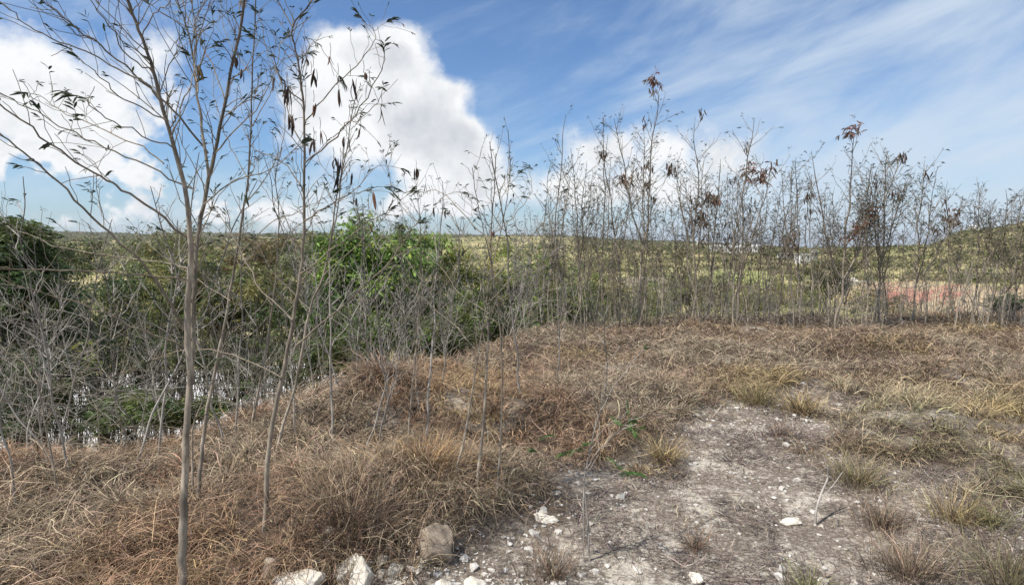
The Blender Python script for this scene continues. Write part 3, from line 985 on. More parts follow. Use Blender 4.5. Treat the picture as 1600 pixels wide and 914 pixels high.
# ------------------------------------------------------------------ hero saplings traced at their real distance
def hero(name, label, stems, branches, depth, group, pods=(), auto=True, tmat=None, twL=.22, leafp=.75, dens=1.0, leaf=.042, col=DK_LEAF, tgrey=(1, 1, 1), cat='sapling'):
    """stems / branches: (pixel path, start radius, end radius, depth offset at the tip)"""
    s0 = stems[0][0]
    b = at(*s0[0], depth)
    x0, y0 = b[0], depth
    z0 = tz(x0, y0)
    root = np.array([x0, y0, z0])
    tk, br, tw, lf = MB(), MB(), MB(), MB()

    def path3(px, doff, d0=0.0, foot=False):
        n = len(px)
        seg = np.concatenate([[0], np.cumsum([math.dist(px[i], px[i + 1]) for i in range(n - 1)])]); seg /= seg[-1]
        P = np.array([at(a, c, depth + d0 + (doff - d0) * s) for (a, c), s in zip(px, seg)])
        if foot:
            P = np.concatenate([[[P[0][0], P[0][1], tz(P[0][0], P[0][1]) - .05]], P]) if P[0][2] > tz(P[0][0], P[0][1]) + .03 else P
            P[0][2] = min(P[0][2], tz(P[0][0], P[0][1]) - .04)
        return smooth_path(P) - root
    for k, (px, r0, r1, doff) in enumerate(stems):
        P = path3(px, doff, foot=(k == 0 or px[0][1] > 640))
        n = len(P)
        P = zigzag(P, .0018)
        rr = r1 * .75 + (r0 * .70 - r1 * .75) * (1 - np.linspace(0, 1, n)) ** 1.7
        if k == 0:
            rr[:3] *= [1.35, 1.15, 1.05]
        backlit = np.clip((np.arange(n) / n - .2) / .5, 0, 1)[:, None]  # backlight against the sky painted into the tint: stem darkens upwards
        c = (1 - backlit * .62) * np.array(tgrey)[None]
        rr = rr * (1 + rng.normal(size=n) * .045)
        c = c * np.where(rng.random((n, 1)) < .22, .62, rng.uniform(.85, 1.12, (n, 1)))
        tube(tk, P, rr, 8, c=np.repeat(c, 8, 0))
        if auto:
            twigs_on(P, r1, tw, lf, int(13 * dens * len(px) / 4), twL * 1.4, leaf, leafp, start=.35, col=col)
    for e in branches:
        px, r0, r1, doff = e[:4]
        d0 = e[4] if len(e) > 4 else 0.0
        P = zigzag(path3(px, doff, d0), .004)
        tube(br, P, np.linspace(r0 * .62, r1 * .8, len(P)), 5)
        L = np.linalg.norm(P[-1] - P[0])
        twigs_on(P, r1, tw, lf, max(3, int(15 * dens * L / 1.0)), twL, leaf, leafp, start=.3, col=col)
        leaf_fan(lf, P[-1], P[-1] - P[-2], leaf * 1.5, col, 6)
        leaf_fan(lf, P[-1], P[-1] - P[-3], leaf * 1.2, col, 5)
    t = empty(name, root, label, cat, group)
    tk.build('trunk', tmat or M_BARK, t)
    br.merge(tw); br.build('crown', tmat or M_TWIG, t)
    if lf.n: lf.build('leaves', M_LEAF, t, smooth=False)
    for (a, c, ln, k, col2) in pods:
        mb = MB()
        p = at(a, c, depth + rng.uniform(-.12, .12)) - root
        Lm = ln / F * depth
        if k > 0: tube(mb, [p + [0, 0, .06], p + [.004, 0, .03], p], .0015, 3, c=(.1, .07, .05))
        else: p = p + [0, 0, .03]
        for _ in range(max(k, 2)):
            pod(mb, p + rng.normal(size=3) * [.010, .012, .006], Lm * rng.uniform(.65, .95), np.array(col2) * .8, lean=rng.normal(size=2) * .16, w=.013)
        mb.build('pod_cluster', M_POD, t)
    return t


G1 = 'tall bare saplings in the left foreground'
# A: twin leader trunk
hero('sapling', 'tallest forked sapling, thick grey trunk splitting into two leaders, rooted at the bottom left edge',
     [([(284, 935), (286, 850), (288, 760), (291, 680), (297, 600), (301, 520), (304, 450), (306, 400), (318, 320), (335, 240), (352, 160), (366, 90), (378, 30), (384, -30), (392, -110)], .030, .007, .25),
      ([(300, 600), (292, 520), (296, 440), (297, 372), (288, 290), (268, 215), (252, 160), (240, 110), (222, 60), (203, 10), (190, -40), (180, -90)], .021, .006, -.2),
      ([(326, 275), (318, 215), (309, 150), (303, 100), (294, 50), (278, 5), (268, -50)], .009, .004, .1),
      ([(309, 145), (304, 90), (306, 50), (300, 10), (298, -40)], .005, .003, .15)],
     [([(300, 295), (230, 259), (164, 230), (108, 203), (43, 167), (2, 145)], .006, .002, -.35),
      ([(308, 385), (240, 330), (194, 297), (157, 276), (108, 246), (49, 200), (0, 161), (-30, 130)], .009, .003, -.5),
      ([(289, 515), (262, 467), (223, 411), (157, 352), (102, 298), (49, 249), (0, 210), (-40, 180)], .010, .003, -.4),
      ([(249, 157), (230, 131), (184, 108), (138, 82), (79, 59), (36, 36), (10, 11)], .006, .002, -.5, -.2),
      ([(325, 240), (289, 194), (249, 151), (197, 105), (144, 62), (98, 26), (70, 3)], .008, .003, -.3, .1),
      ([(259, 189), (230, 174), (184, 148), (154, 115), (125, 93)], .005, .002, -.4, -.2),
      ([(272, 230), (249, 223), (190, 197), (148, 171), (121, 149)], .005, .002, -.5, -.2),
      ([(256, 256), (210, 223), (151, 197), (92, 171), (51, 143)], .005, .002, .1, -.2),
      ([(295, 437), (197, 428), (98, 424), (0, 416), (-30, 414)], .006, .003, -.6),
      ([(305, 560), (279, 539), (223, 516), (148, 483), (66, 457), (0, 434)], .007, .003, -.4),
      ([(297, 420), (213, 405), (148, 395), (82, 382), (0, 346)], .006, .002, .3),
      ([(268, 215), (285, 160), (300, 130), (310, 105), (330, 70)], .005, .002, .1, -.2),
      ([(352, 160), (330, 100), (310, 60), (290, 20), (285, -20)], .005, .002, .4, .2),
      ([(240, 110), (205, 90), (170, 40), (140, 0)], .005, .002, -.5, -.2),
      ([(335, 240), (372, 200), (400, 170), (430, 110), (440, 60)], .006, .002, .5, .15),
      ([(318, 320), (370, 280), (420, 265), (470, 225)], .006, .002, .5, .1),
      ([(222, 60), (240, 20), (262, 10), (270, -20)], .004, .002, -.3, -.2),
      ([(144, 62), (120, 55), (80, 10), (70, -10)], .003, .0015, -.4, -.2)],
     2.66, G1, pods=[(307, 100, 34, 3, (.15, .10, .04)), (371, 93, 18, 2, PODC), (374, 110, 18, 1, PODC)], twL=.24, dens=.9)
# C
hero('sapling', 'slender grey sapling just right of the forked one, leaning right as it rises',
     [([(310, 775), (313, 730), (322, 655), (338, 569), (356, 480), (369, 401), (381, 320), (388, 280), (392, 200), (394, 120), (398, 40), (400, -40)], .023, .005, .3),
      ([(300, 720), (304, 660), (330, 600), (350, 540), (372, 470)], .010, .005, .2)],
     [([(381, 320), (420, 270), (440, 225), (446, 180), (455, 140)], .006, .002, .4),
      ([(388, 280), (360, 230), (345, 190), (335, 150), (332, 110)], .005, .002, .4),
      ([(392, 200), (420, 150), (442, 95), (478, 85)], .005, .002, .2),
      ([(394, 120), (370, 85), (350, 45), (345, 0)], .004, .002, .3),
      ([(371, 401), (420, 350), (468, 330), (520, 300)], .006, .002, .3),
      ([(360, 470), (300, 430), (255, 400), (205, 360)], .006, .002, .4)],
     3.75, G1, pods=[(384, 300, 22, 3, DK_LEAF), (447, 130, 38, 3, PODC), (423, 118, 30, 2, PODC), (452, 175, 32, 3, PODC)], dens=.95)
# D
hero('sapling', 'straight brown stemmed sapling hung with many dark seed pods, left of centre',
     [([(412, 850), (416, 800), (418, 720), (430, 640), (446, 565), (459, 490), (469, 428), (475, 345), (475, 298), (476, 184), (470, 125), (462, 79), (457, 43), (487, 0), (500, -50)], .022, .005, .1),
      ([(457, 43), (434, 0), (420, -40)], .005, .003, .0)],
     [([(477, 254), (525, 215), (564, 167), (597, 108), (600, 84)], .007, .002, -.2, .05),
      ([(477, 189), (515, 144), (557, 102), (580, 72), (584, 49), (567, 31)], .006, .002, .3, .05),
      ([(584, 49), (605, 33)], .002, .0012, .3, .3),
      ([(470, 125), (482, 75), (478, 58), (500, 72), (530, 118)], .004, .0015, .2, .05),
      ([(476, 160), (440, 130), (425, 85), (402, 60)], .005, .002, -.2, .05),
      ([(476, 230), (450, 175), (436, 120), (415, 75), (405, 20)], .006, .002, .2, .05),
      ([(475, 300), (440, 250), (400, 235), (370, 185)], .006, .002, .3, .05),
      ([(475, 345), (520, 318), (560, 300), (600, 292)], .006, .002, -.1, .05),
      ([(462, 540), (531, 483), (597, 421), (626, 385), (650, 350)], .008, .003, -.2),
      ([(469, 428), (531, 382), (580, 345), (606, 330)], .007, .003, .3),
      ([(520, 215), (545, 190), (560, 190), (590, 160), (598, 140)], .004, .002, -.2),
      ([(457, 500), (400, 440), (370, 380), (340, 330)], .007, .003, .3),
      ([(440, 590), (380, 560), (310, 545), (240, 560)], .007, .003, .3)],
     3.2, G1, pods=[(449, 132, 40, 4, PODC), (455, 180, 34, 3, PODC), (478, 90, 16, 2, PODC), (489, 106, 30, 2, PODC), (486, 114, 26, 1, PODC), (490, 160, 28, 2, (.19, .085, .05)),
                    (516, 86, 18, 1, (.2, .1, .06)), (528, 118, 20, 2, PODC), (529, 138, 32, 2, PODC), (547, 120, 42, 3, PODC), (568, 114, 16, 1, PODC), (596, 168, 34, 1, PODC),
                    (563, 204, 18, 2, PODC), (500, 202, 26, 3, (.16, .08, .05)), (490, 218, 24, 1, PODC), (541, 214, 26, 3, PODC), (532, 250, 52, 4, (.04, .03, .028)), (521, 248, 26, 1, PODC), (546, 270, 28, 1, PODC)], dens=.9)
# D2
hero('sapling', 'pale grey stem bending right beside the pod laden sapling, with reddish pods low on it',
     [([(432, 715), (438, 680), (462, 600), (485, 483), (505, 431), (519, 360), (524, 320), (530, 290), (541, 239), (548, 190), (556, 150)], .019, .004, .2)],
     [([(524, 320), (560, 290), (590, 260), (625, 262)], .005, .002, .3), ([(530, 290), (500, 255), (486, 215)], .004, .002, .3),
      ([(505, 431), (560, 380), (610, 330), (640, 300)], .006, .002, .1), ([(485, 483), (430, 430), (400, 375)], .006, .002, .2)],
     4.4, G1, pods=[(580, 300, 34, 5, RUST), (551, 306, 18, 2, PODC), (582, 352, 16, 2, RUST)], dens=.9)
# E
hero('sapling', 'thin light grey stem between the brown pod sapling and the one leaning right',
     [([(388, 712), (396, 650), (413, 562), (426, 477), (433, 405), (436, 330), (430, 280), (440, 230)], .019, .004, .3)],
     [([(433, 405), (460, 360), (500, 330)], .005, .002, .2), ([(436, 330), (410, 290), (402, 250)], .005, .002, .3), ([(426, 477), (380, 420), (350, 380)], .005, .002, .3)],
     5.0, G1, dens=.9)
# F
hero('sapling', 'thin upright sapling right of the bright green tree with pods drooping from its arched branches',
     [([(638, 700), (640, 650), (648, 569), (654, 493), (659, 437), (657, 362), (655, 330), (650, 290)], .014, .003, .1), ([(655, 640), (650, 600), (657, 520), (664, 470)], .007, .004, .3)],
     [([(659, 437), (630, 400), (600, 370), (560, 350)], .005, .002, .3), ([(657, 362), (690, 310), (720, 300)], .004, .002, .2),
      ([(657, 350), (625, 320), (607, 270), (616, 230)], .005, .002, .3), ([(654, 493), (700, 440), (720, 400)], .005, .002, .2),
      ([(657, 380), (620, 355), (580, 330), (540, 330)], .004, .002, .0)],
     4.6, G1, pods=[(650, 262, 24, 5, PODC), (665, 288, 18, 3, PODC), (677, 322, 18, 2, PODC), (694, 328, 14, 1, PODC), (626, 348, 18, 1, PODC)], dens=1.0)
# G: three leaning stems from one stool
hero('sapling', 'clump of three thin leaning grey stems left of the bare ground, crown of fine twigs',
     [([(744, 790), (745, 760), (756, 649), (762, 542), (765, 490), (769, 437), (767, 362), (772, 300), (775, 240)], .017, .004, .4),
      ([(706, 790), (712, 740), (729, 668), (741, 591), (756, 500), (768, 420), (785, 350), (797, 270), (794, 205)], .014, .003, .6),
      ([(773, 825), (777, 760), (783, 676), (784, 560), (778, 480), (765, 400), (748, 330), (738, 262)], .013, .003, .2)],
     [([(769, 437), (820, 380), (862, 330), (880, 300)], .007, .002, .8), ([(767, 380), (720, 330), (690, 300), (655, 300)], .006, .002, .4),
      ([(768, 370), (800, 340), (830, 300), (826, 265)], .005, .002, .6), ([(760, 420), (725, 370), (705, 335)], .005, .002, .4),
      ([(775, 345), (790, 300), (812, 270)], .004, .002, .5), ([(764, 490), (720, 460), (690, 420), (670, 400)], .005, .002, .4),
      ([(760, 560), (700, 500), (640, 450), (620, 420)], .005, .002, .6), ([(766, 470), (810, 430), (850, 420)], .005, .002, .4)],
     3.65, G1, pods=[(724, 360, 12, 1, PODC), (770, 360, 16, 3, (.2, .12, .09))], dens=.9)
# foreground seedling
hero('seedling', 'lone thin seedling in the foreground with a few green feathery leaves',
     [([(921, 912), (922, 880), (917, 800), (913, 750), (925, 690), (938, 640), (948, 590), (944, 520), (946, 490)], .0095, .0030, .1),
      ([(913, 750), (930, 712), (950, 688), (972, 668), (985, 655)], .0055, .0022, -.1)],
     [([(913, 755), (890, 735), (870, 722), (840, 705)], .002, .001, -.1), ([(914, 770), (940, 750), (965, 742)], .003, .001, -.2),
      ([(938, 640), (962, 600), (985, 570), (1005, 545)], .003, .001, .4), ([(926, 690), (960, 655), (978, 655)], .002, .001, .1)],
     3.05, None, tmat=M_PALE, twL=.10, leafp=.2, dens=.7, leaf=.03, col=(.05, .09, .025), cat='seedling')
sd = bpy.data.objects['seedling']
mbs = MB()
for (a, c, k) in [(983, 657, 3), (976, 668, 2), (900, 702, 2), (974, 735, 3), (840, 686, 1)]:
    p = at(a, c, 3.0) - np.array(sd.location)
    for _ in range(k):
        leaf_fan(mbs, p, rng.normal(size=3) * [1, 1, .4], .046, (.07, .14, .035), 14)
mbs.build('leaf_sprays', M_LEAF, sd, smooth=False)

# crooked dead stick lying on the marl, a twig on it
mb = MB()
x, y = ground_at(1278, 800)
Pst = [at(1274, 806, y) , at(1277, 790, y + .03), at(1285, 766, y + .08), at(1293, 748, y + .12), at(1294, 732, y + .1), at(1291, 726, y + .1)]
Pst = smooth_path(Pst); Pst[0][2] = tz(x, y) - .01
tube(mb, Pst, np.linspace(.008, .004, len(Pst)), 6)
tube(mb, smooth_path([at(1281, 779, y + .05), at(1300, 760, y + .1), at(1316, 738, y + .12)]), .003, 5)
tag(mb.build('dead_stick', M_PALE, loc=(x, y, tz(x, y))), 'crooked pale dead stick standing out of the litter on the bare ground', 'stick')


# ------------------------------------------------------------------ saplings of the row, procedural
def sapling_parts(H, leaders, spread, nb, r0=.020, leafp=.6, leafs=.055, podn=0, rust=0, fork=.35, bend=.06, leafc=DK_LEAF):
    tk, br, tw, lf = MB(), MB(), MB(), MB()
    clusters = []
    n = 12
    az0 = rng.uniform(0, 6.28)
    t = np.linspace(0, 1, n)
    wob = np.cumsum(rng.normal(size=(n, 2)) * .03 * H / 4, 0)
    main = np.stack([bend * H * t ** 1.5 * math.cos(az0) + wob[:, 0], bend * H * t ** 1.5 * math.sin(az0) + wob[:, 1], t * H - .06], 1)
    stems = [(main, r0, .0035)]
    for k in range(leaders - 1):
        f = fork * rng.uniform(.6, 1.3)
        i = int(f * (n - 1)); p = main[i]
        a = az0 + 2.4 * (k + 1) + rng.normal() * .4
        l = H * (1 - f) * rng.uniform(.7, .98)
        tt = np.linspace(0, 1, 9)
        out_ = spread * l * (tt ** .75)
        P = p + np.stack([np.cos(a) * out_, np.sin(a) * out_, tt * l * .95], 1) + np.cumsum(rng.normal(size=(9, 3)) * .02 * H / 4, 0) * (tt[:, None] > 0)
        P[0] = p
        stems.append((P, r0 * .62, .003))
    for P, ra, rb in stems:
        S = smooth_path(P)
        tt = np.linspace(0, 1, len(S))
        c = np.repeat((1 - .55 * np.clip((S[:, 2] / H - .3) / .45, 0, 1))[:, None] * np.ones(3), 6, 0)  # tint darkens with height, painting in the backlit look against the sky
        tube(tk, S, ra * (1 - tt) ** .8 + rb, 6, c=c)
        k = max(3, int(nb * len(P) / 12))
        for b in range(k):
            f = rng.uniform(.30, .97) if P is main else rng.uniform(.18, .97)
            i = min(int(f * (len(S) - 1)), len(S) - 2)
            p = S[i]; d = unit(S[i + 1] - S[i])
            a = rng.uniform(0, 6.28)
            side = np.array([math.cos(a), math.sin(a), 0])
            l = H * rng.uniform(.08, .26) * (1.15 - .6 * f) * (.6 + spread)
            ang = rng.uniform(.55, 1.05)
            dr = unit(d * math.cos(ang) + side * math.sin(ang))
            t5 = np.linspace(0, 1, 6)
            Q = p + np.outer(t5 * l, dr) + np.outer(t5 ** 2 * l * rng.uniform(.05, .4), [0, 0, 1.])
            Q = zigzag(Q, l * .02)
            tube(br, Q, np.linspace(.0055, .0022, 6), 4)
            tips = []
            twigs_on(Q, .004, tw, lf, rng.integers(2, 6), l * .45, leafs, leafp, up=.5, start=.25, sub=False, col=leafc, tips=tips)
            if tips: clusters.append(tips[-1])
        twigs_on(S, .004, tw, lf, 6, H * .07, leafs, leafp, start=.4, sub=True, col=leafc)
    pm = []
    clusters = sorted(clusters, key=lambda p: -p[2])
    hi = [p for p in clusters if p[2] > H * .5]
    for k in range(min(int(podn * 1.6 + .5), len(hi))):
        mb = MB(); p = hi[rng.integers(len(hi))]
        for _ in range(rng.integers(7, 15)):
            pod(mb, p + rng.normal(size=3) * [.05, .05, .05], rng.uniform(.10, .15), PODC, lean=rng.normal(size=2) * .35, w=.024)
        pm.append(('pod_cluster', mb, M_POD))
    for k in range(min(rust, len(hi))):
        mb = MB(); p = hi[rng.integers(len(hi))] * [.7, .7, 1]
        for _ in range(26):
            q = p + rng.normal(size=3) * [.07, .07, .09]
            leaf_fan(mb, q, rng.normal(size=3) - [0, 0, .6], .10, RUST if rng.random() < .6 else (.17, .115, .06), 5)
            if rng.random() < .4: pod(mb, q, .12, (.10, .05, .035), lean=rng.normal(size=2) * .4, w=.022)
        pm.append(('withered_leaves', mb, M_LEAF))
    return tk, br, tw, lf, pm


def build_sapling(parts, x, y, label, group, name='sapling', cat='sapling', rz=0, sc=1.0, tilt=(0, 0), zoff=0.0, tmat=None):
    tk, br, tw, lf, pm = parts
    t = empty(name, (x, y, tz(x, y) + zoff), label, cat, group)
    t.rotation_euler = (tilt[0], tilt[1], rz); t.scale = (sc, sc, sc)
    tk.build('trunk', tmat or M_BARK, t); br.merge(tw); br.build('crown', tmat or M_TWIG, t)
    if lf.n: lf.build('leaves', M_LEAF, t, smooth=False)
    for nme, mb, mt in pm: mb.build(nme, mt, t)
    return t


def dup(src, x, y, rz, sc, label, group, tilt=(0, 0)):
    o = src.copy(); COL.objects.link(o)
    o.location = (x, y, tz(x, y)); o.rotation_euler = (tilt[0], tilt[1], rz); o.scale = (sc, sc, sc)
    tag(o, label, None, group)
    for ch in src.children:
        c = ch.copy(); COL.objects.link(c); c.parent = o
    return o


G2 = 'saplings in the row along the far edge of the plateau'
# (base px, top px, top py, depth, leaders, spread, branches, pods, rust, radius, label)
ROW = [
    (858, 905, 172, 11.6, 2, .16, 14, 0, 0, .022, 'tall whip thin sapling leaning left at the top, first of the right hand row'),
    (968, 952, 178, 12.0, 2, .14, 16, 1, 0, .024, 'straight sapling with upright leader left of the tallest pod hung one in the row'),
    (1000, 1030, 140, 11.8, 3, .30, 22, 5, 2, .032, 'tallest sapling of the right hand row, black pods and withered brown leaves near its top'),
    (1075, 1086, 190, 12.0, 3, .25, 22, 4, 1, .026, 'sapling with dense dark pods just right of the tallest in the row'),
    (1105, 1120, 245, 12.4, 2, .25, 14, 3, 1, .022, 'shorter sapling with a small orange brown clump between the pod hung ones'),
    (1150, 1188, 178, 11.6, 2, .30, 16, 3, 2, .028, 'curved dark sapling with open top branches and a dark red withered clump halfway up'),
    (1216, 1214, 260, 12.2, 2, .12, 12, 0, 1, .020, 'slim sapling carrying a single round reddish clump beside a curved bare whip'),
    (1252, 1262, 240, 12.0, 2, .14, 12, 0, 0, .020, 'slender bare sapling with a curled tip left of the rust coloured crown'),
    (1305, 1334, 206, 11.4, 4, .36, 26, 4, 4, .034, 'twin trunk sapling with the most rust red dead leaves and a bare spike on top'),
    (1375, 1376, 232, 11.6, 4, .42, 30, 1, 0, .028, 'broad fan shaped sapling with fine feathery drooping tips, right of the rust coloured crown'),
    (1420, 1455, 250, 11.8, 3, .40, 24, 1, 0, .024, 'spreading feathery sapling leaning right beside the broad fan shaped one'),
    (1480, 1470, 290, 12.2, 2, .25, 14, 2, 1, .020, 'low sapling with a dark red tuft near its top, before the right hand hill'),
    (1520, 1525, 285, 12.0, 3, .35, 20, 0, 0, .022, 'bushy topped leafless sapling third from the right edge'),
    (1562, 1560, 292, 11.8, 4, .40, 24, 0, 0, .026, 'many branched dark sapling in front of the right hand hill'),
    (1592, 1590, 300, 12.0, 3, .36, 20, 0, 0, .022, 'rightmost sapling, cut by the edge of the picture'),
    (905, 880, 225, 11.4, 3, .30, 18, 0, 0, .020, 'feathery leaved sapling leaning left at the left end of the row'),
    (925, 935, 205, 12.0, 2, .15, 14, 0, 0, .022, 'fine twigged sapling with dark leaf tips second from the left end of the row')]
for (bx, tx, ty, dp, ld, sp, nb, pn, rn, r0, lab) in ROW:
    p = at(bx, 500, dp); top = at(tx, ty, dp)
    z = tz(p[0], dp)
    H = top[2] - z
    build_sapling(sapling_parts(H, ld, sp, int(nb * 1.25), r0 * .7, leafp=.85, leafs=.062, podn=pn, rust=rn, bend=.02), p[0], dp, lab, G2, tilt=(0, math.atan2(top[0] - p[0], H) * .8))

protos = []
PH = 3.4
for k in range(11):
    ld, sp = [(1, .1), (2, .14), (2, .22), (3, .2), (1, .1), (2, .3), (3, .35), (2, .1), (1, .1), (4, .25), (2, .18)][k]
    protos.append((ld, sp))
def seg(px):
    if px < 940: w = ('before the green bushes at the left end of the row', 'left end')
    elif px < 1100: w = ('crowded round the tallest pod hung sapling of the row', 'round the tallest')
    elif px < 1240: w = ('before the pale green field and white houses', 'before the green field')
    elif px < 1420: w = ('beside the sapling with the rust red crown', 'round the rust red crown')
    else: w = ('before the red earth bank at the right end of the row', 'before the red earth')
    return 'plain thin bare sapling ' + w[0], 'plain bare saplings of the row, ' + w[1]


def seg2(px):
    if px < 430: w = 'before the white yard at the left'
    elif px < 680: w = 'before the bright green tree'
    else: w = 'behind the three leaning stems'
    return 'thin pale stem on the slope ' + w, 'thin pale stems ' + w
made = []
for k, (ld, sp) in enumerate(protos):
    made.append(None)
cnt = 0
spots = []
for k in range(122):
    px = 842 + (k + rng.random()) * 8.7 if k < 92 else 880 + (k - 92 + rng.random()) * 12.5
    dp = rng.uniform(10.9, 15.2)
    spots.append((px, dp))
for px, dp in sorted(spots, key=lambda a: a[1]):
    x = (px - 800) / F * dp
    k = cnt % len(protos)
    sc = rng.uniform(.62, 1.0) * (1 - .22 * sstep(1250, 1600, px))
    tl = (rng.normal() * .07, rng.normal() * (.10 if rng.random() < .9 else .38))
    if made[k] is None:
        pr = sapling_parts(PH, protos[k][0], protos[k][1], 11 + 3 * k % 8, .0110, leafp=.8, leafs=.062, bend=.04)
        made[k] = build_sapling(pr, x, dp, *seg(px), sc=sc, tilt=tl)
    else:
        dup(made[k], x, dp, rng.uniform(0, 6.28), sc, *seg(px), tl)
    cnt += 1
# the slope left of the row, in front of and among the bushes: whippy pale stems
whips = []
spots = []
for k in range(112):
    px = rng.uniform(-10, 900) if k % 3 else rng.uniform(540, 900)
    dp = np.interp(px, [0, 330, 600, 880], [4.6, 5.9, 8.0, 11.3]) + rng.uniform(.05, 2.6)
    spots.append((px, dp))
for k, (px, dp) in enumerate(spots):
    x = (px - 800) / F * dp
    tl = (rng.normal() * .10, rng.normal() * .16)
    sc = rng.uniform(.6, 1.05) * np.interp(px, [0, 600, 900], [.78, .95, 1.05])
    if k < 7:
        pr = sapling_parts(3.0, [1, 2, 1, 3, 2, 1, 2][k], .2, [10, 14, 8, 14, 12, 16, 10][k], .0088, leafp=.55, leafs=.045, bend=.12, leafc=(.07, .09, .035))
        whips.append(build_sapling(pr, x, dp, *seg2(px), sc=sc, tilt=tl, tmat=M_PALE))
    else:
        dup(whips[int(rng.integers(len(whips)))], x, dp, rng.uniform(0, 6.28), sc, *seg2(px), tl)


for px, py in [(35, 800), (120, 745), (205, 705), (250, 690), (345, 700), (365, 690), (465, 700), (520, 690), (575, 720), (592, 700), (655, 705), (820, 640), (872, 600), (535, 640), (490, 625), (690, 640)]:
    x, dp = ground_at(px, py)
    dup(whips[int(rng.integers(len(whips)))], x, dp, rng.uniform(0, 6.28), rng.uniform(.5, .85), 'thin pale whip growing in the grass before the drop, among the tall left hand saplings', 'thin pale whips in the grass', (rng.normal() * .08, rng.normal() * .12))


# ------------------------------------------------------------------ bushes and trees on the slope
def shrub(px, py, depth, rpx, rpy, kind, label, group='bushes and small trees on the slope', name='bush', cat='bush', nclump=34, nleaf=120, col=(.07, .10, .03), leaf=.07,
          trunks=3, seed=0, var=.35, tr=.03, low=.25, rz_s=1.0, dead=.0, barkm=None, clr=.20):
    global rng
    keep = rng; rng = np.random.default_rng(1000 + seed)
    c = at(px, py, depth); rx = rpx / F * depth; rz = rpy / F * depth
    x, y = c[0], depth
    z0 = tz(x, y)
    h = c[2] - z0
    t = empty(name, (x, y, z0), label, cat, group)
    st, lf = MB(), MB()
    # clump centres inside an uneven ellipsoid, denser towards the shell
    C = []
    lob = rng.normal(size=(5, 3))
    while len(C) < nclump:
        d = unit(rng.normal(size=3)); r = rng.random() ** .45
        bulge = 1 + .28 * np.sin(lob[0] @ d * 2.1 + 1) + .22 * np.sin(lob[1] @ d * 3.3)
        p = d * r * bulge
        if p[2] < -1: continue
        C.append([p[0] * rx, p[1] * rx * .8, p[2] * rz + h])
    C = np.array(C)
    for k in range(trunks):
        a = rng.uniform(0, 6.28)
        b0 = np.array([math.cos(a), math.sin(a), 0]) * rx * .12
        topc = C[rng.integers(len(C))] * [.3, .3, 1]
        P = zigzag(smooth_path([b0 - [0, 0, .1], b0 * 1.5 + [0, 0, h * .4], topc * [1, 1, .8]]), .012)
        tube(st, P, np.linspace(tr, tr * .35, len(P)), 6)
        for cc in C[k::trunks]:
            i = int(np.clip(rng.uniform(.3, 1) * (len(P) - 1), 0, len(P) - 1))
            mid = (P[i] + cc) / 2 + rng.normal(size=3) * .06 * rx
            tube(st, zigzag(smooth_path([P[i], mid, cc]), .008), np.linspace(tr * .38, .004, 9), 4)
    cr = clr * (rx + rz) * .5
    for cc in C:
        n = int(nleaf * rng.uniform(.5, 1.3))
        tone = np.array(col) * 1.6 * rng.uniform(1 - var, 1 + var) * np.array([rng.uniform(.85, 1.25), 1, rng.uniform(.8, 1.1)])
        off = rng.normal(size=(n, 3)) * cr * .55 * [1, 1, .7]
        P0 = cc + off
        if kind == 'broad':
            out_ = unit(off + [0, 0, .3 * cr])
            hang = unit(np.stack([rng.normal(size=n), rng.normal(size=n), -np.abs(rng.normal(size=n)) * 1.0 - .2], 1) + out_ * .6)
            side = unit(np.cross(hang, rng.normal(size=(n, 3)) * .5 + [0, 0, 1]))
            L = leaf * rng.uniform(.5, 1.25, (n, 1)); w = L * .34
            nrm = np.cross(hang, side)
            mid = P0 + hang * L * .45
            v = np.stack([P0, mid - side * w * .5 + nrm * w * .12, P0 + hang * L, mid + side * w * .5 + nrm * w * .12], 1)
            hue = np.where(rng.random((n, 1)) < .05, np.array([1.7, 1.2, .9]), np.array([1., 1., 1.]))
            cl = np.repeat(tone[None] * hue * rng.uniform(.55, 1.45, (n, 1)), 4, 0)
            lf.add(v.reshape(-1, 3), np.arange(n * 4).reshape(-1, 4), c=cl)
        elif kind == 'feather':
            for p in P0[:max(3, n // 6)]:
                d = unit(rng.normal(size=3) * [1, 1, .25] + [0, 0, -.1])
                leaf_fan(lf, p, d, leaf * 1.5, tone, 10)
        elif kind == 'fern':
            for p in P0[:max(2, n // 12)]:
                d = unit(rng.normal(size=3) * [1, 1, .2])
                sd = unit(np.cross(d, [0, 0, 1.]))
                m = 14
                i = np.repeat(np.arange(m), 2); sg = np.tile([1., -1.], m)
                base = p + d * (leaf * .34 * i)[:, None] - np.array([0, 0, 1.]) * (.0022 * i ** 2 * leaf)[:, None]
                tip = base + sd * (sg * leaf * .55)[:, None]
                wv = d * leaf * .12
                v = np.stack([base - wv, base + wv, tip + wv, tip - wv], 1)
                lf.add(v.reshape(-1, 3), np.arange(len(v) * 4).reshape(-1, 4), c=tone * rng.uniform(.9, 1.1))
    # bare twig ends poking out
    tw = MB()
    for k in range(int(dead)):
        cc = C[rng.integers(len(C))]
        d = unit((cc - [0, 0, h * .5]) * [1, 1, .6] + rng.normal(size=3) * .4 * rx + [0, 0, .3])
        l = rng.uniform(.25, .7)
        P = zigzag(cc + np.outer(np.linspace(0, 1, 6) * l, d) + np.outer(np.linspace(0, 1, 6) ** 2 * rng.uniform(-.2, .2), rng.normal(size=3)), .008)
        tube(st, P, np.linspace(.0045, .0018, 6), 3, c=(2.0, 2.0, 2.0))
    st.build('trunk', barkm or M_DARKB, t)
    if lf.n: lf.build('crown', M_LEAF, t, smooth=False)
    rng = keep
    return t


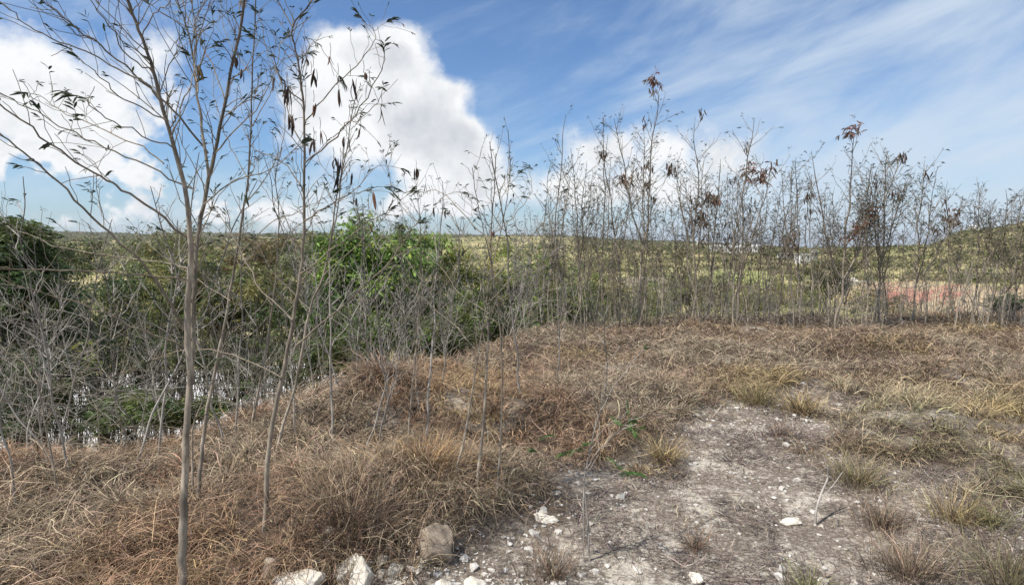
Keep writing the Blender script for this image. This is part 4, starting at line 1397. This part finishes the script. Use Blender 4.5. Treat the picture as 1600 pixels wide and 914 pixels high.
GREEN, DARK, OLIVE, LIME = (.11, .17, .04), (.055, .08, .03), (.15, .165, .06), (.18, .25, .045)
shrub(572, 440, 12.0, 104, 116, 'broad', 'rounded bright green broad leaved tree, the greenest one, left of centre', name='green_tree', cat='tree', nclump=130, nleaf=210, col=(.10, .165, .04), leaf=.14, trunks=2, tr=.06, seed=1, var=.45, clr=.2)
shrub(655, 470, 12.6, 60, 98, 'broad', 'olive green shrub leaning against the right of the bright green tree', nclump=50, nleaf=150, col=(.11, .155, .04), leaf=.11, seed=2, dead=40)
shrub(15, 420, 8.2, 95, 118, 'feather', 'big dark feathery leaved tree filling the left edge', name='feathery_tree', cat='tree', nclump=110, nleaf=210, col=DARK, leaf=.065, trunks=3, tr=.05, seed=3, dead=40)
shrub(165, 490, 11.0, 95, 80, 'broad', 'dark green bush standing over the white yard, right of the feathery tree', nclump=70, nleaf=150, col=(.04, .06, .022), leaf=.085, trunks=4, seed=4, dead=50)
shrub(265, 480, 13.0, 80, 85, 'feather', 'dull olive bush behind the forked sapling', nclump=60, nleaf=170, col=OLIVE, leaf=.07, trunks=4, seed=5, dead=60)
shrub(375, 480, 12.0, 85, 80, 'feather', 'grey green twiggy bush between the forked sapling and the pod laden one', nclump=64, nleaf=150, col=(.12, .13, .05), leaf=.08, trunks=5, seed=6, dead=120)
shrub(455, 500, 11.2, 70, 82, 'broad', 'dark bush low at the left foot of the bright green tree', nclump=56, nleaf=130, col=(.055, .075, .028), leaf=.07, trunks=4, seed=7, dead=80)
shrub(590, 525, 10.6, 85, 62, 'broad', 'low green bush beneath the bright green tree', nclump=50, nleaf=150, col=(.075, .12, .03), leaf=.08, trunks=3, seed=8, dead=40)
shrub(690, 530, 10.8, 60, 55, 'feather', 'low feathery bush behind the thin upright sapling', nclump=46, nleaf=150, col=(.06, .085, .028), leaf=.06, trunks=3, seed=9, dead=60)
shrub(745, 470, 13.6, 62, 80, 'broad', 'yellowish olive bush behind the clump of three leaning stems', nclump=50, nleaf=120, col=(.17, .185, .055), leaf=.09, trunks=4, seed=10, dead=80)
shrub(805, 470, 14.0, 58, 88, 'feather', 'fresh green feathery bush right of the three leaning stems', nclump=60, nleaf=170, col=(.15, .20, .055), leaf=.085, trunks=4, seed=11, dead=40)
shrub(850, 500, 13.2, 60, 62, 'feather', 'olive feathery bush at the left end of the sapling row', nclump=46, nleaf=140, col=(.11, .14, .045), leaf=.08, trunks=4, seed=12, dead=60)
shrub(780, 525, 12.0, 52, 42, 'broad', 'small dark green bush low down between the leaning stems and the sapling row', nclump=36, nleaf=130, col=(.05, .075, .025), leaf=.06, trunks=3, seed=13, dead=20)
shrub(878, 542, 10.2, 17, 18, 'broad', 'small dark green leafy shoot in the grass at the foot of the row', nclump=16, nleaf=60, col=(.06, .09, .025), leaf=.07, trunks=2, tr=.008, seed=14)
shrub(120, 566, 8.0, 50, 22, 'fern', 'yellow green ferny spray low on the left in front of the white yard', nclump=16, nleaf=70, col=(.17, .22, .045), leaf=.05, trunks=2, tr=.012, seed=15)
shrub(55, 585, 7.2, 75, 55, 'feather', 'dark leafy undergrowth bush at the lower left edge', nclump=36, nleaf=110, col=(.05, .065, .028), leaf=.055, trunks=4, tr=.015, seed=16, dead=50)
shrub(375, 612, 8.4, 26, 18, 'broad', 'small leafy green bush at the grass edge behind the slender grey sapling', nclump=16, nleaf=70, col=(.07, .10, .03), leaf=.055, trunks=3, tr=.01, seed=17)
shrub(215, 640, 6.7, 95, 20, 'feather', 'low green fringe of feathery leaves along the grass edge below the white yard', nclump=30, nleaf=80, col=(.07, .095, .03), leaf=.05, trunks=3, tr=.01, seed=18)
shrub(1580, 478, 14.2, 34, 20, 'feather', 'dark green low bush at the right edge beside the red earth', nclump=30, nleaf=110, col=(.045, .065, .025), leaf=.07, trunks=3, tr=.015, seed=19)
shrub(925, 465, 16.5, 60, 50, 'feather', 'olive bush behind the left part of the sapling row', nclump=44, nleaf=120, col=OLIVE, leaf=.08, trunks=3, seed=20, dead=40)
shrub(1290, 430, 24, 48, 32, 'broad', 'dark rounded bush down the slope behind the slender saplings', nclump=44, nleaf=120, col=(.05, .06, .025), leaf=.13, trunks=3, seed=21)
shrub(1080, 450, 20, 70, 40, 'broad', 'grey olive bush down the slope behind the pod hung saplings', nclump=44, nleaf=120, col=(.09, .095, .045), leaf=.12, trunks=3, seed=22)
shrub(320, 560, 9.5, 60, 35, 'broad', 'dark twiggy bush low behind the trunks, white yard showing through it', nclump=18, nleaf=70, col=(.035, .05, .02), leaf=.06, trunks=5, tr=.015, seed=23, dead=80)


# ------------------------------------------------------------------ tangles of dead stems
def undergrowth():
    mb = MB()
    # thin stems below the saplings of the row
    for k in range(620):
        px = rng.uniform(830, 1660)
        dp = rng.uniform(11.0, 14.5)
        x = (px - 800) / F * dp; z = tz(x, dp)
        h = rng.uniform(.35, 1.5)
        d = np.array([rng.normal() * .16, rng.normal() * .16, 1.])
        P = zigzag(np.array([x, dp, z - .03]) + np.outer(np.linspace(0, 1, 6) * h, d), .012)
        g = rng.uniform(.6, 1.15)
        tube(mb, P, np.linspace(.0050, .0020, 6), 3, c=(g, g, g * .95))
        for _ in range(4):
            i = rng.integers(1, 5)
            dr = unit(rng.normal(size=3) + [0, 0, .6]); l = rng.uniform(.1, .4)
            tube(mb, zigzag(P[i] + np.outer(np.linspace(0, 1, 4) * l, dr), .008), np.linspace(.0035, .0018, 4), 3, c=(g, g, g))
    tag(mb.build('dry_undergrowth', M_PALE), 'dense thin dead stems between the saplings of the right hand row', 'undergrowth', kind='stuff')
    mb = MB()
    # pale arching tangle in front of the bushes on the left
    for k in range(1500):
        px = rng.uniform(-30, 860) if k % 3 else rng.uniform(-30, 420)
        e = np.interp(px, [0, 330, 600, 880], [4.6, 6.0, 8.0, 11.2])
        dp = e + rng.uniform(.1, 3.6)
        x = (px - 800) / F * dp; z = tz(x, dp) + rng.uniform(0, 1.5)
        a = rng.uniform(0, 6.28); l = rng.uniform(.25, 1.1)
        up = rng.uniform(-.2, 1.2)
        d = unit(np.array([math.cos(a), math.sin(a) * .6, up]))
        t = np.linspace(0, 1, 8)
        P = np.array([x, dp, z]) + np.outer(t * l, d) - np.outer(t ** 2 * l * rng.uniform(0, .6), [0, 0, 1.]) + np.outer(np.sin(t * 3) * l * rng.normal() * .12, [math.sin(a), math.cos(a), 0])
        P = zigzag(P, .009)
        g = rng.uniform(.65, 1.2)
        tube(mb, P, np.linspace(.0030, .0012, 8) * rng.uniform(.6, 1.3) * (.6 + dp / 12), 3, c=(g, g, g * .97))
        for _ in range(rng.integers(0, 4)):
            i = rng.integers(2, 7); dr = unit(d + rng.normal(size=3) * .7); ll = l * rng.uniform(.15, .4)
            tube(mb, zigzag(P[i] + np.outer(np.linspace(0, 1, 4) * ll, dr), .006), np.linspace(.0018, .0010, 4), 3, c=(g, g, g))
    tag(mb.build('twig_tangle', M_PALE), 'tangle of pale dead twigs along the drop in front of the bushes', 'twigs', kind='stuff')


undergrowth()


# ------------------------------------------------------------------ small houses far off in the valley
def plain(name, c, rough=.7):
    m, N = mat_new(name)
    o = N.n('ShaderNodeOutputMaterial'); geo = N.n('ShaderNodeNewGeometry')
    p = N.n('ShaderNodeBsdfPrincipled'); N.put(p.inputs['Base Color'], N.mix(N.noise(geo.outputs['Position'], .8, 4.0), tuple(a * .85 for a in c), c))
    p.inputs['Roughness'].default_value = rough; N.t.links.new(p.outputs[0], o.inputs[0])
    return m


M_WHITE, M_ROOF, M_GREYW, M_GLASS, M_TILE = plain('white_render', (.80, .79, .76)), plain('pale_roof', (.62, .61, .58)), plain('grey_wall', (.42, .41, .38)), plain('dark_window', (.05, .06, .07), .3), plain('tan_wall', (.55, .48, .36))


def box(mb, x0, x1, y0, y1, z0, z1):
    v = [(x0, y0, z0), (x1, y0, z0), (x1, y1, z0), (x0, y1, z0), (x0, y0, z1), (x1, y0, z1), (x1, y1, z1), (x0, y1, z1)]
    mb.add(v, [(0, 3, 2, 1), (4, 5, 6, 7), (0, 1, 5, 4), (1, 2, 6, 5), (2, 3, 7, 6), (3, 0, 4, 7)])


def house(px, dist, w, d, h, yaw, label, wall=None, roof='flat', lift=0.0):
    x = (px - 800) / F * dist
    z = tz(x, dist) + lift
    t = empty('house', (x, dist, z), label, 'house', 'small houses far off in the valley')
    t.rotation_euler = (0, 0, yaw)
    mb = MB(); box(mb, -w / 2, w / 2, -d / 2, d / 2, -2 - lift, h); mb.build('wall', wall or M_WHITE, t, smooth=False)
    mb = MB()
    if roof == 'flat':
        box(mb, -w / 2 - .3, w / 2 + .3, -d / 2 - .3, d / 2 + .3, h + .002, h + .3)
    else:
        r = h + w * .16
        v = [(-w / 2 - .4, -d / 2 - .4, h + .01), (w / 2 + .4, -d / 2 - .4, h + .01), (w / 2 + .4, d / 2 + .4, h + .01), (-w / 2 - .4, d / 2 + .4, h + .01), (-w / 4, 0, r), (w / 4, 0, r)]
        mb.add(v, [(0, 3, 2, 1), (0, 1, 5, 4), (2, 3, 4, 5)], [(1, 2, 5), (3, 0, 4)])
    mb.build('roof', M_ROOF, t, smooth=False)
    for k in range(max(2, int(w / 3))):
        xx = -w / 2 + w * (k + .5) / max(2, int(w / 3))
        mb = MB(); box(mb, xx - .55, xx + .55, -d / 2 - .06, -d / 2 + .1, h * .35, h * .75); mb.build('window', M_GLASS, t, smooth=False)


house(1253, 330, 6.5, 5, 3.4, .2, 'bright white cube house on the valley slope, seen between slender saplings', lift=1.5)
house(1271, 345, 2.6, 3, 5.0, .3, 'narrow grey tower house just right of the bright white cube', wall=M_GREYW, lift=1.5)
house(1224, 360, 6, 5, 2.4, -.1, 'low pale house left of the bright white cube', lift=1.0)
house(1148, 420, 14, 8, 3.6, .1, 'long low white roofed building above the pale green field', roof='hip', lift=1.0)
house(1178, 430, 9, 8, 4.0, -.2, 'hip roofed white house at the right end above the green field', roof='hip', lift=1.5)
house(1120, 450, 9, 8, 3.6, .3, 'small white house at the left end above the green field', roof='hip', lift=1.0)
house(1516, 520, 8, 6, 3.6, -.3, 'small pale house alone on the right hand hillside', roof='hip', lift=.5)
house(1165, 900, 12, 8, 4.0, .3, 'tiny white house on the far low ridge above the green field', lift=2)
house(1095, 950, 14, 8, 4.0, .1, 'tiny pale house on the far ridge left of the others', lift=2)
# broken row of pale boulders and rubble along the top of the cut
for k, px in enumerate([1318, 1326, 1334, 1342, 1352, 1364, 1378, 1392, 1404, 1418]):
    dd = 84 + rng.uniform(-2, 2)
    x = (px - 800) / F * dd; z = tz(x, dd)
    v, t_ = ICO1
    mb = MB(); sz = rng.uniform(.35, .6) * (1.5 if px < 1345 else 1)
    vv = v * (1 + rng.normal(size=(len(v), 1)) * .18) * [sz * 1.3, sz, sz]
    mb.add(vv, t=t_)
    o = mb.build('boulder', M_ROCK, smooth=False, loc=None); o.location = (x, dd, z + sz * .9 + (1.0 if px < 1345 else .6))
    o.location[2] = at(px, 446 + rng.uniform(-4, 3), dd)[2]
    tag(o, 'white boulder in the rubble line at the top of the distant earth cut', 'boulder', 'boulders along the distant earth cut')


# low pale wall and a few more thin trees at the left
mb = MB(); box(mb, -2.6, 2.6, -.2, .2, -1.2, .9)
o = mb.build('low_wall', M_TILE, smooth=False); o.location = at(1003, 447, 62); tag(o, 'low pale yellowish wall far down the slope behind the sapling row', 'wall')
hero('sapling', 'pale thin stem at the lower left edge, forked near the grass and leaning left',
     [([(92, 790), (84, 730), (70, 660), (58, 600), (40, 530), (30, 470)], .011, .003, .2), ([(84, 730), (62, 690), (40, 640), (10, 600)], .006, .003, .2)],
     [([(70, 660), (120, 590), (165, 540)], .004, .002, .3), ([(58, 600), (30, 560), (0, 540)], .004, .002, .3)], 3.75, G1, twL=.25, leafp=.2, dens=.8)
hero('sapling', 'thin pale stem with a starburst of bare twigs in front of the white yard',
     [([(155, 690), (153, 640), (152, 600), (153, 560)], .008, .003, .1)],
     [([(152, 640), (130, 590), (110, 545)], .004, .002, .3), ([(153, 635), (185, 590), (200, 530), (202, 505)], .004, .002, .3), ([(152, 640), (120, 610), (90, 600)], .003, .002, .3), ([(153, 620), (170, 590), (250, 560), (285, 555)], .003, .002, .3)], 4.9, G1, twL=.25, leafp=.1, dens=.9)
shrub(90, 560, 9.0, 85, 60, 'feather', 'dark airy bush with bare lower stems at the left, in front of the white yard', nclump=34, nleaf=120, col=(.05, .065, .025), leaf=.06, trunks=6, tr=.016, seed=31, dead=70)
shrub(200, 545, 8.6, 70, 45, 'broad', 'dark thin leaved bush low between the feathery tree and the forked sapling', nclump=26, nleaf=90, col=(.045, .06, .022), leaf=.05, trunks=7, tr=.014, seed=32, dead=80)
shrub(420, 580, 8.8, 60, 38, 'broad', 'small dark bush in the hollow behind the pale grey stems', nclump=24, nleaf=90, col=(.045, .06, .022), leaf=.05, trunks=5, tr=.014, seed=33, dead=80)
shrub(510, 560, 9.4, 55, 42, 'feather', 'olive feathery bush in the hollow left of the tall grass mop', nclump=34, nleaf=120, col=(.07, .09, .03), leaf=.055, trunks=5, tr=.014, seed=34, dead=60)
shrub(260, 400, 16, 110, 40, 'broad', 'wide olive bush further down the slope under the left ridge', nclump=60, nleaf=120, col=(.09, .10, .04), leaf=.10, trunks=4, seed=35, dead=40)
shrub(420, 405, 17, 90, 36, 'feather', 'brownish olive bush further down the slope left of the bright green tree', nclump=50, nleaf=120, col=(.12, .105, .05), leaf=.10, trunks=4, seed=36, dead=60)
shrub(100, 400, 13, 60, 30, 'broad', 'dull green bush top just right of the big dark feathery tree', nclump=30, nleaf=120, col=(.06, .075, .03), leaf=.09, trunks=4, seed=37, dead=30)

for k, (px, py, dp, rp, ry, kd, cl, lab) in enumerate([
    (120, 620, 10.5, 60, 34, 'broad', (.04, .055, .02), 'dark bush standing in the white yard, leftmost of the three seen below the feathery tree'),
    (235, 600, 11.5, 60, 36, 'feather', (.05, .065, .025), 'dark bush standing in front of the white yard just left of the forked trunk'),
    (350, 585, 10.5, 62, 34, 'broad', (.045, .06, .022), 'dark bush standing in front of the white yard just right of the forked trunk'),
    (25, 640, 6.5, 60, 60, 'feather', (.06, .075, .035), 'dense grey green brush at the left edge level with the grass'),
    (460, 590, 10.0, 50, 30, 'broad', (.055, .075, .028), 'small green bush in the hollow left of the reddish grass mop')]):
    shrub(px, py, dp, rp, ry, kd, lab, nclump=26, nleaf=95, col=cl, leaf=.05, trunks=8, tr=.014, seed=50 + k, dead=90)

for k, (px, py, dp, rp, ry, kd, cl, lab) in enumerate([
    (630, 400, 12.2, 50, 45, 'broad', (.11, .16, .035), 'leafy lime green shoulder of shrubbery just right of the bright green tree top'),
    (710, 420, 13.0, 60, 52, 'broad', (.16, .19, .05), 'yellow green shrub with open top, between the thin upright sapling and the three leaning stems'),
    (720, 500, 11.6, 55, 50, 'broad', (.10, .15, .04), 'mid green shrub low behind the clump of three leaning stems'),
    (845, 430, 15.0, 55, 55, 'feather', (.16, .20, .06), 'light green airy shrub left of the first whip thin sapling of the row'),
    (905, 480, 14.0, 50, 50, 'feather', (.11, .15, .05), 'green airy shrub among the first stems of the right hand row'),
    (490, 430, 13.0, 45, 55, 'feather', (.13, .15, .055), 'brownish green shrub touching the left side of the bright green tree'),
    (320, 440, 12.5, 60, 55, 'feather', (.12, .14, .055), 'olive green feathery shrub directly behind the forked trunk'),
    (60, 600, 8.5, 70, 40, 'broad', (.05, .07, .025), 'dark leafy bush in front of the far left end of the white yard'),
    (180, 640, 7.4, 60, 26, 'feather', (.07, .10, .035), 'low feathery green growth at the drop below the white yard'),
    (290, 645, 7.4, 60, 22, 'broad', (.08, .11, .04), 'low leafy growth at the drop around the forked trunk'),
    (395, 560, 9.2, 45, 40, 'broad', (.05, .07, .025), 'dark bush between the slender grey sapling and the light grey stem'),
    (1000, 470, 17.0, 60, 36, 'feather', (.12, .14, .055), 'low olive scrub bush behind the tallest sapling of the row'),
    (1180, 470, 17.0, 70, 30, 'feather', (.14, .14, .06), 'low straw green bush behind the curved dark sapling'),
    (1380, 480, 16.5, 60, 22, 'feather', (.13, .12, .06), 'low dry olive bush behind the broad fan shaped sapling')]):
    shrub(px, py, dp, rp, ry, kd, lab, nclump=int(20 + rp * ry / 110), nleaf=120, col=cl, leaf=.065 if kd == 'feather' else .08, trunks=6, tr=.014, seed=70 + k, dead=60)

# short dead stubble standing on the bare ground
mb = MB()
n = 6000
y = np.sqrt(rng.random(n) * (7.4 ** 2 - 1.9 ** 2) + 1.9 ** 2); x = rng.uniform(-.5, 1, n) * (y * .92 + .3)
k = (rng.random(n) < .25 + .9 * sstep(.45, .6, fbm(x + 2, y + 8, 4, 2.0))) & (y < edge(x) - 1)
x, y = np.repeat(x[k], 5), np.repeat(y[k], 5); n = len(x)
x = x + rng.normal(size=n) * .012; y = y + rng.normal(size=n) * .012
c = np.where((rng.random(n) < .6)[:, None], np.array([.17, .13, .105]), np.array([.36, .30, .20]))
blades(mb, x, y, terrain(x, y) - .003, rng.uniform(.02, .085, n), c, rng.uniform(0, 1.5, n), rng.uniform(0, 6.28, n), rng.uniform(0, .9, n), .0018 + .0004 * y, K=3)
tag(mb.build('grass_stubble', M_GRASS), 'short dead grass stubble standing on the bare ground', 'stubble', kind='stuff')

# thin air haze over the whole valley
HX = 13000
mb = MB(); box(mb, -HX, HX, -HX, HX, -135, 95)
hz = mb.build('haze', None, smooth=False)
m = bpy.data.materials.new('haze'); m.use_nodes = True; m.node_tree.nodes.clear()
o = m.node_tree.nodes.new('ShaderNodeOutputMaterial'); v = m.node_tree.nodes.new('ShaderNodeVolumePrincipled')
v.inputs['Color'].default_value = (.88, .94, 1, 1); v.inputs['Density'].default_value = .00012; v.inputs['Anisotropy'].default_value = .2
m.node_tree.links.new(v.outputs[0], o.inputs['Volume'])
hz.data.materials.clear(); hz.data.materials.append(m)
tag(hz, 'thin bluish haze over the far valley', 'haze', kind='stuff')
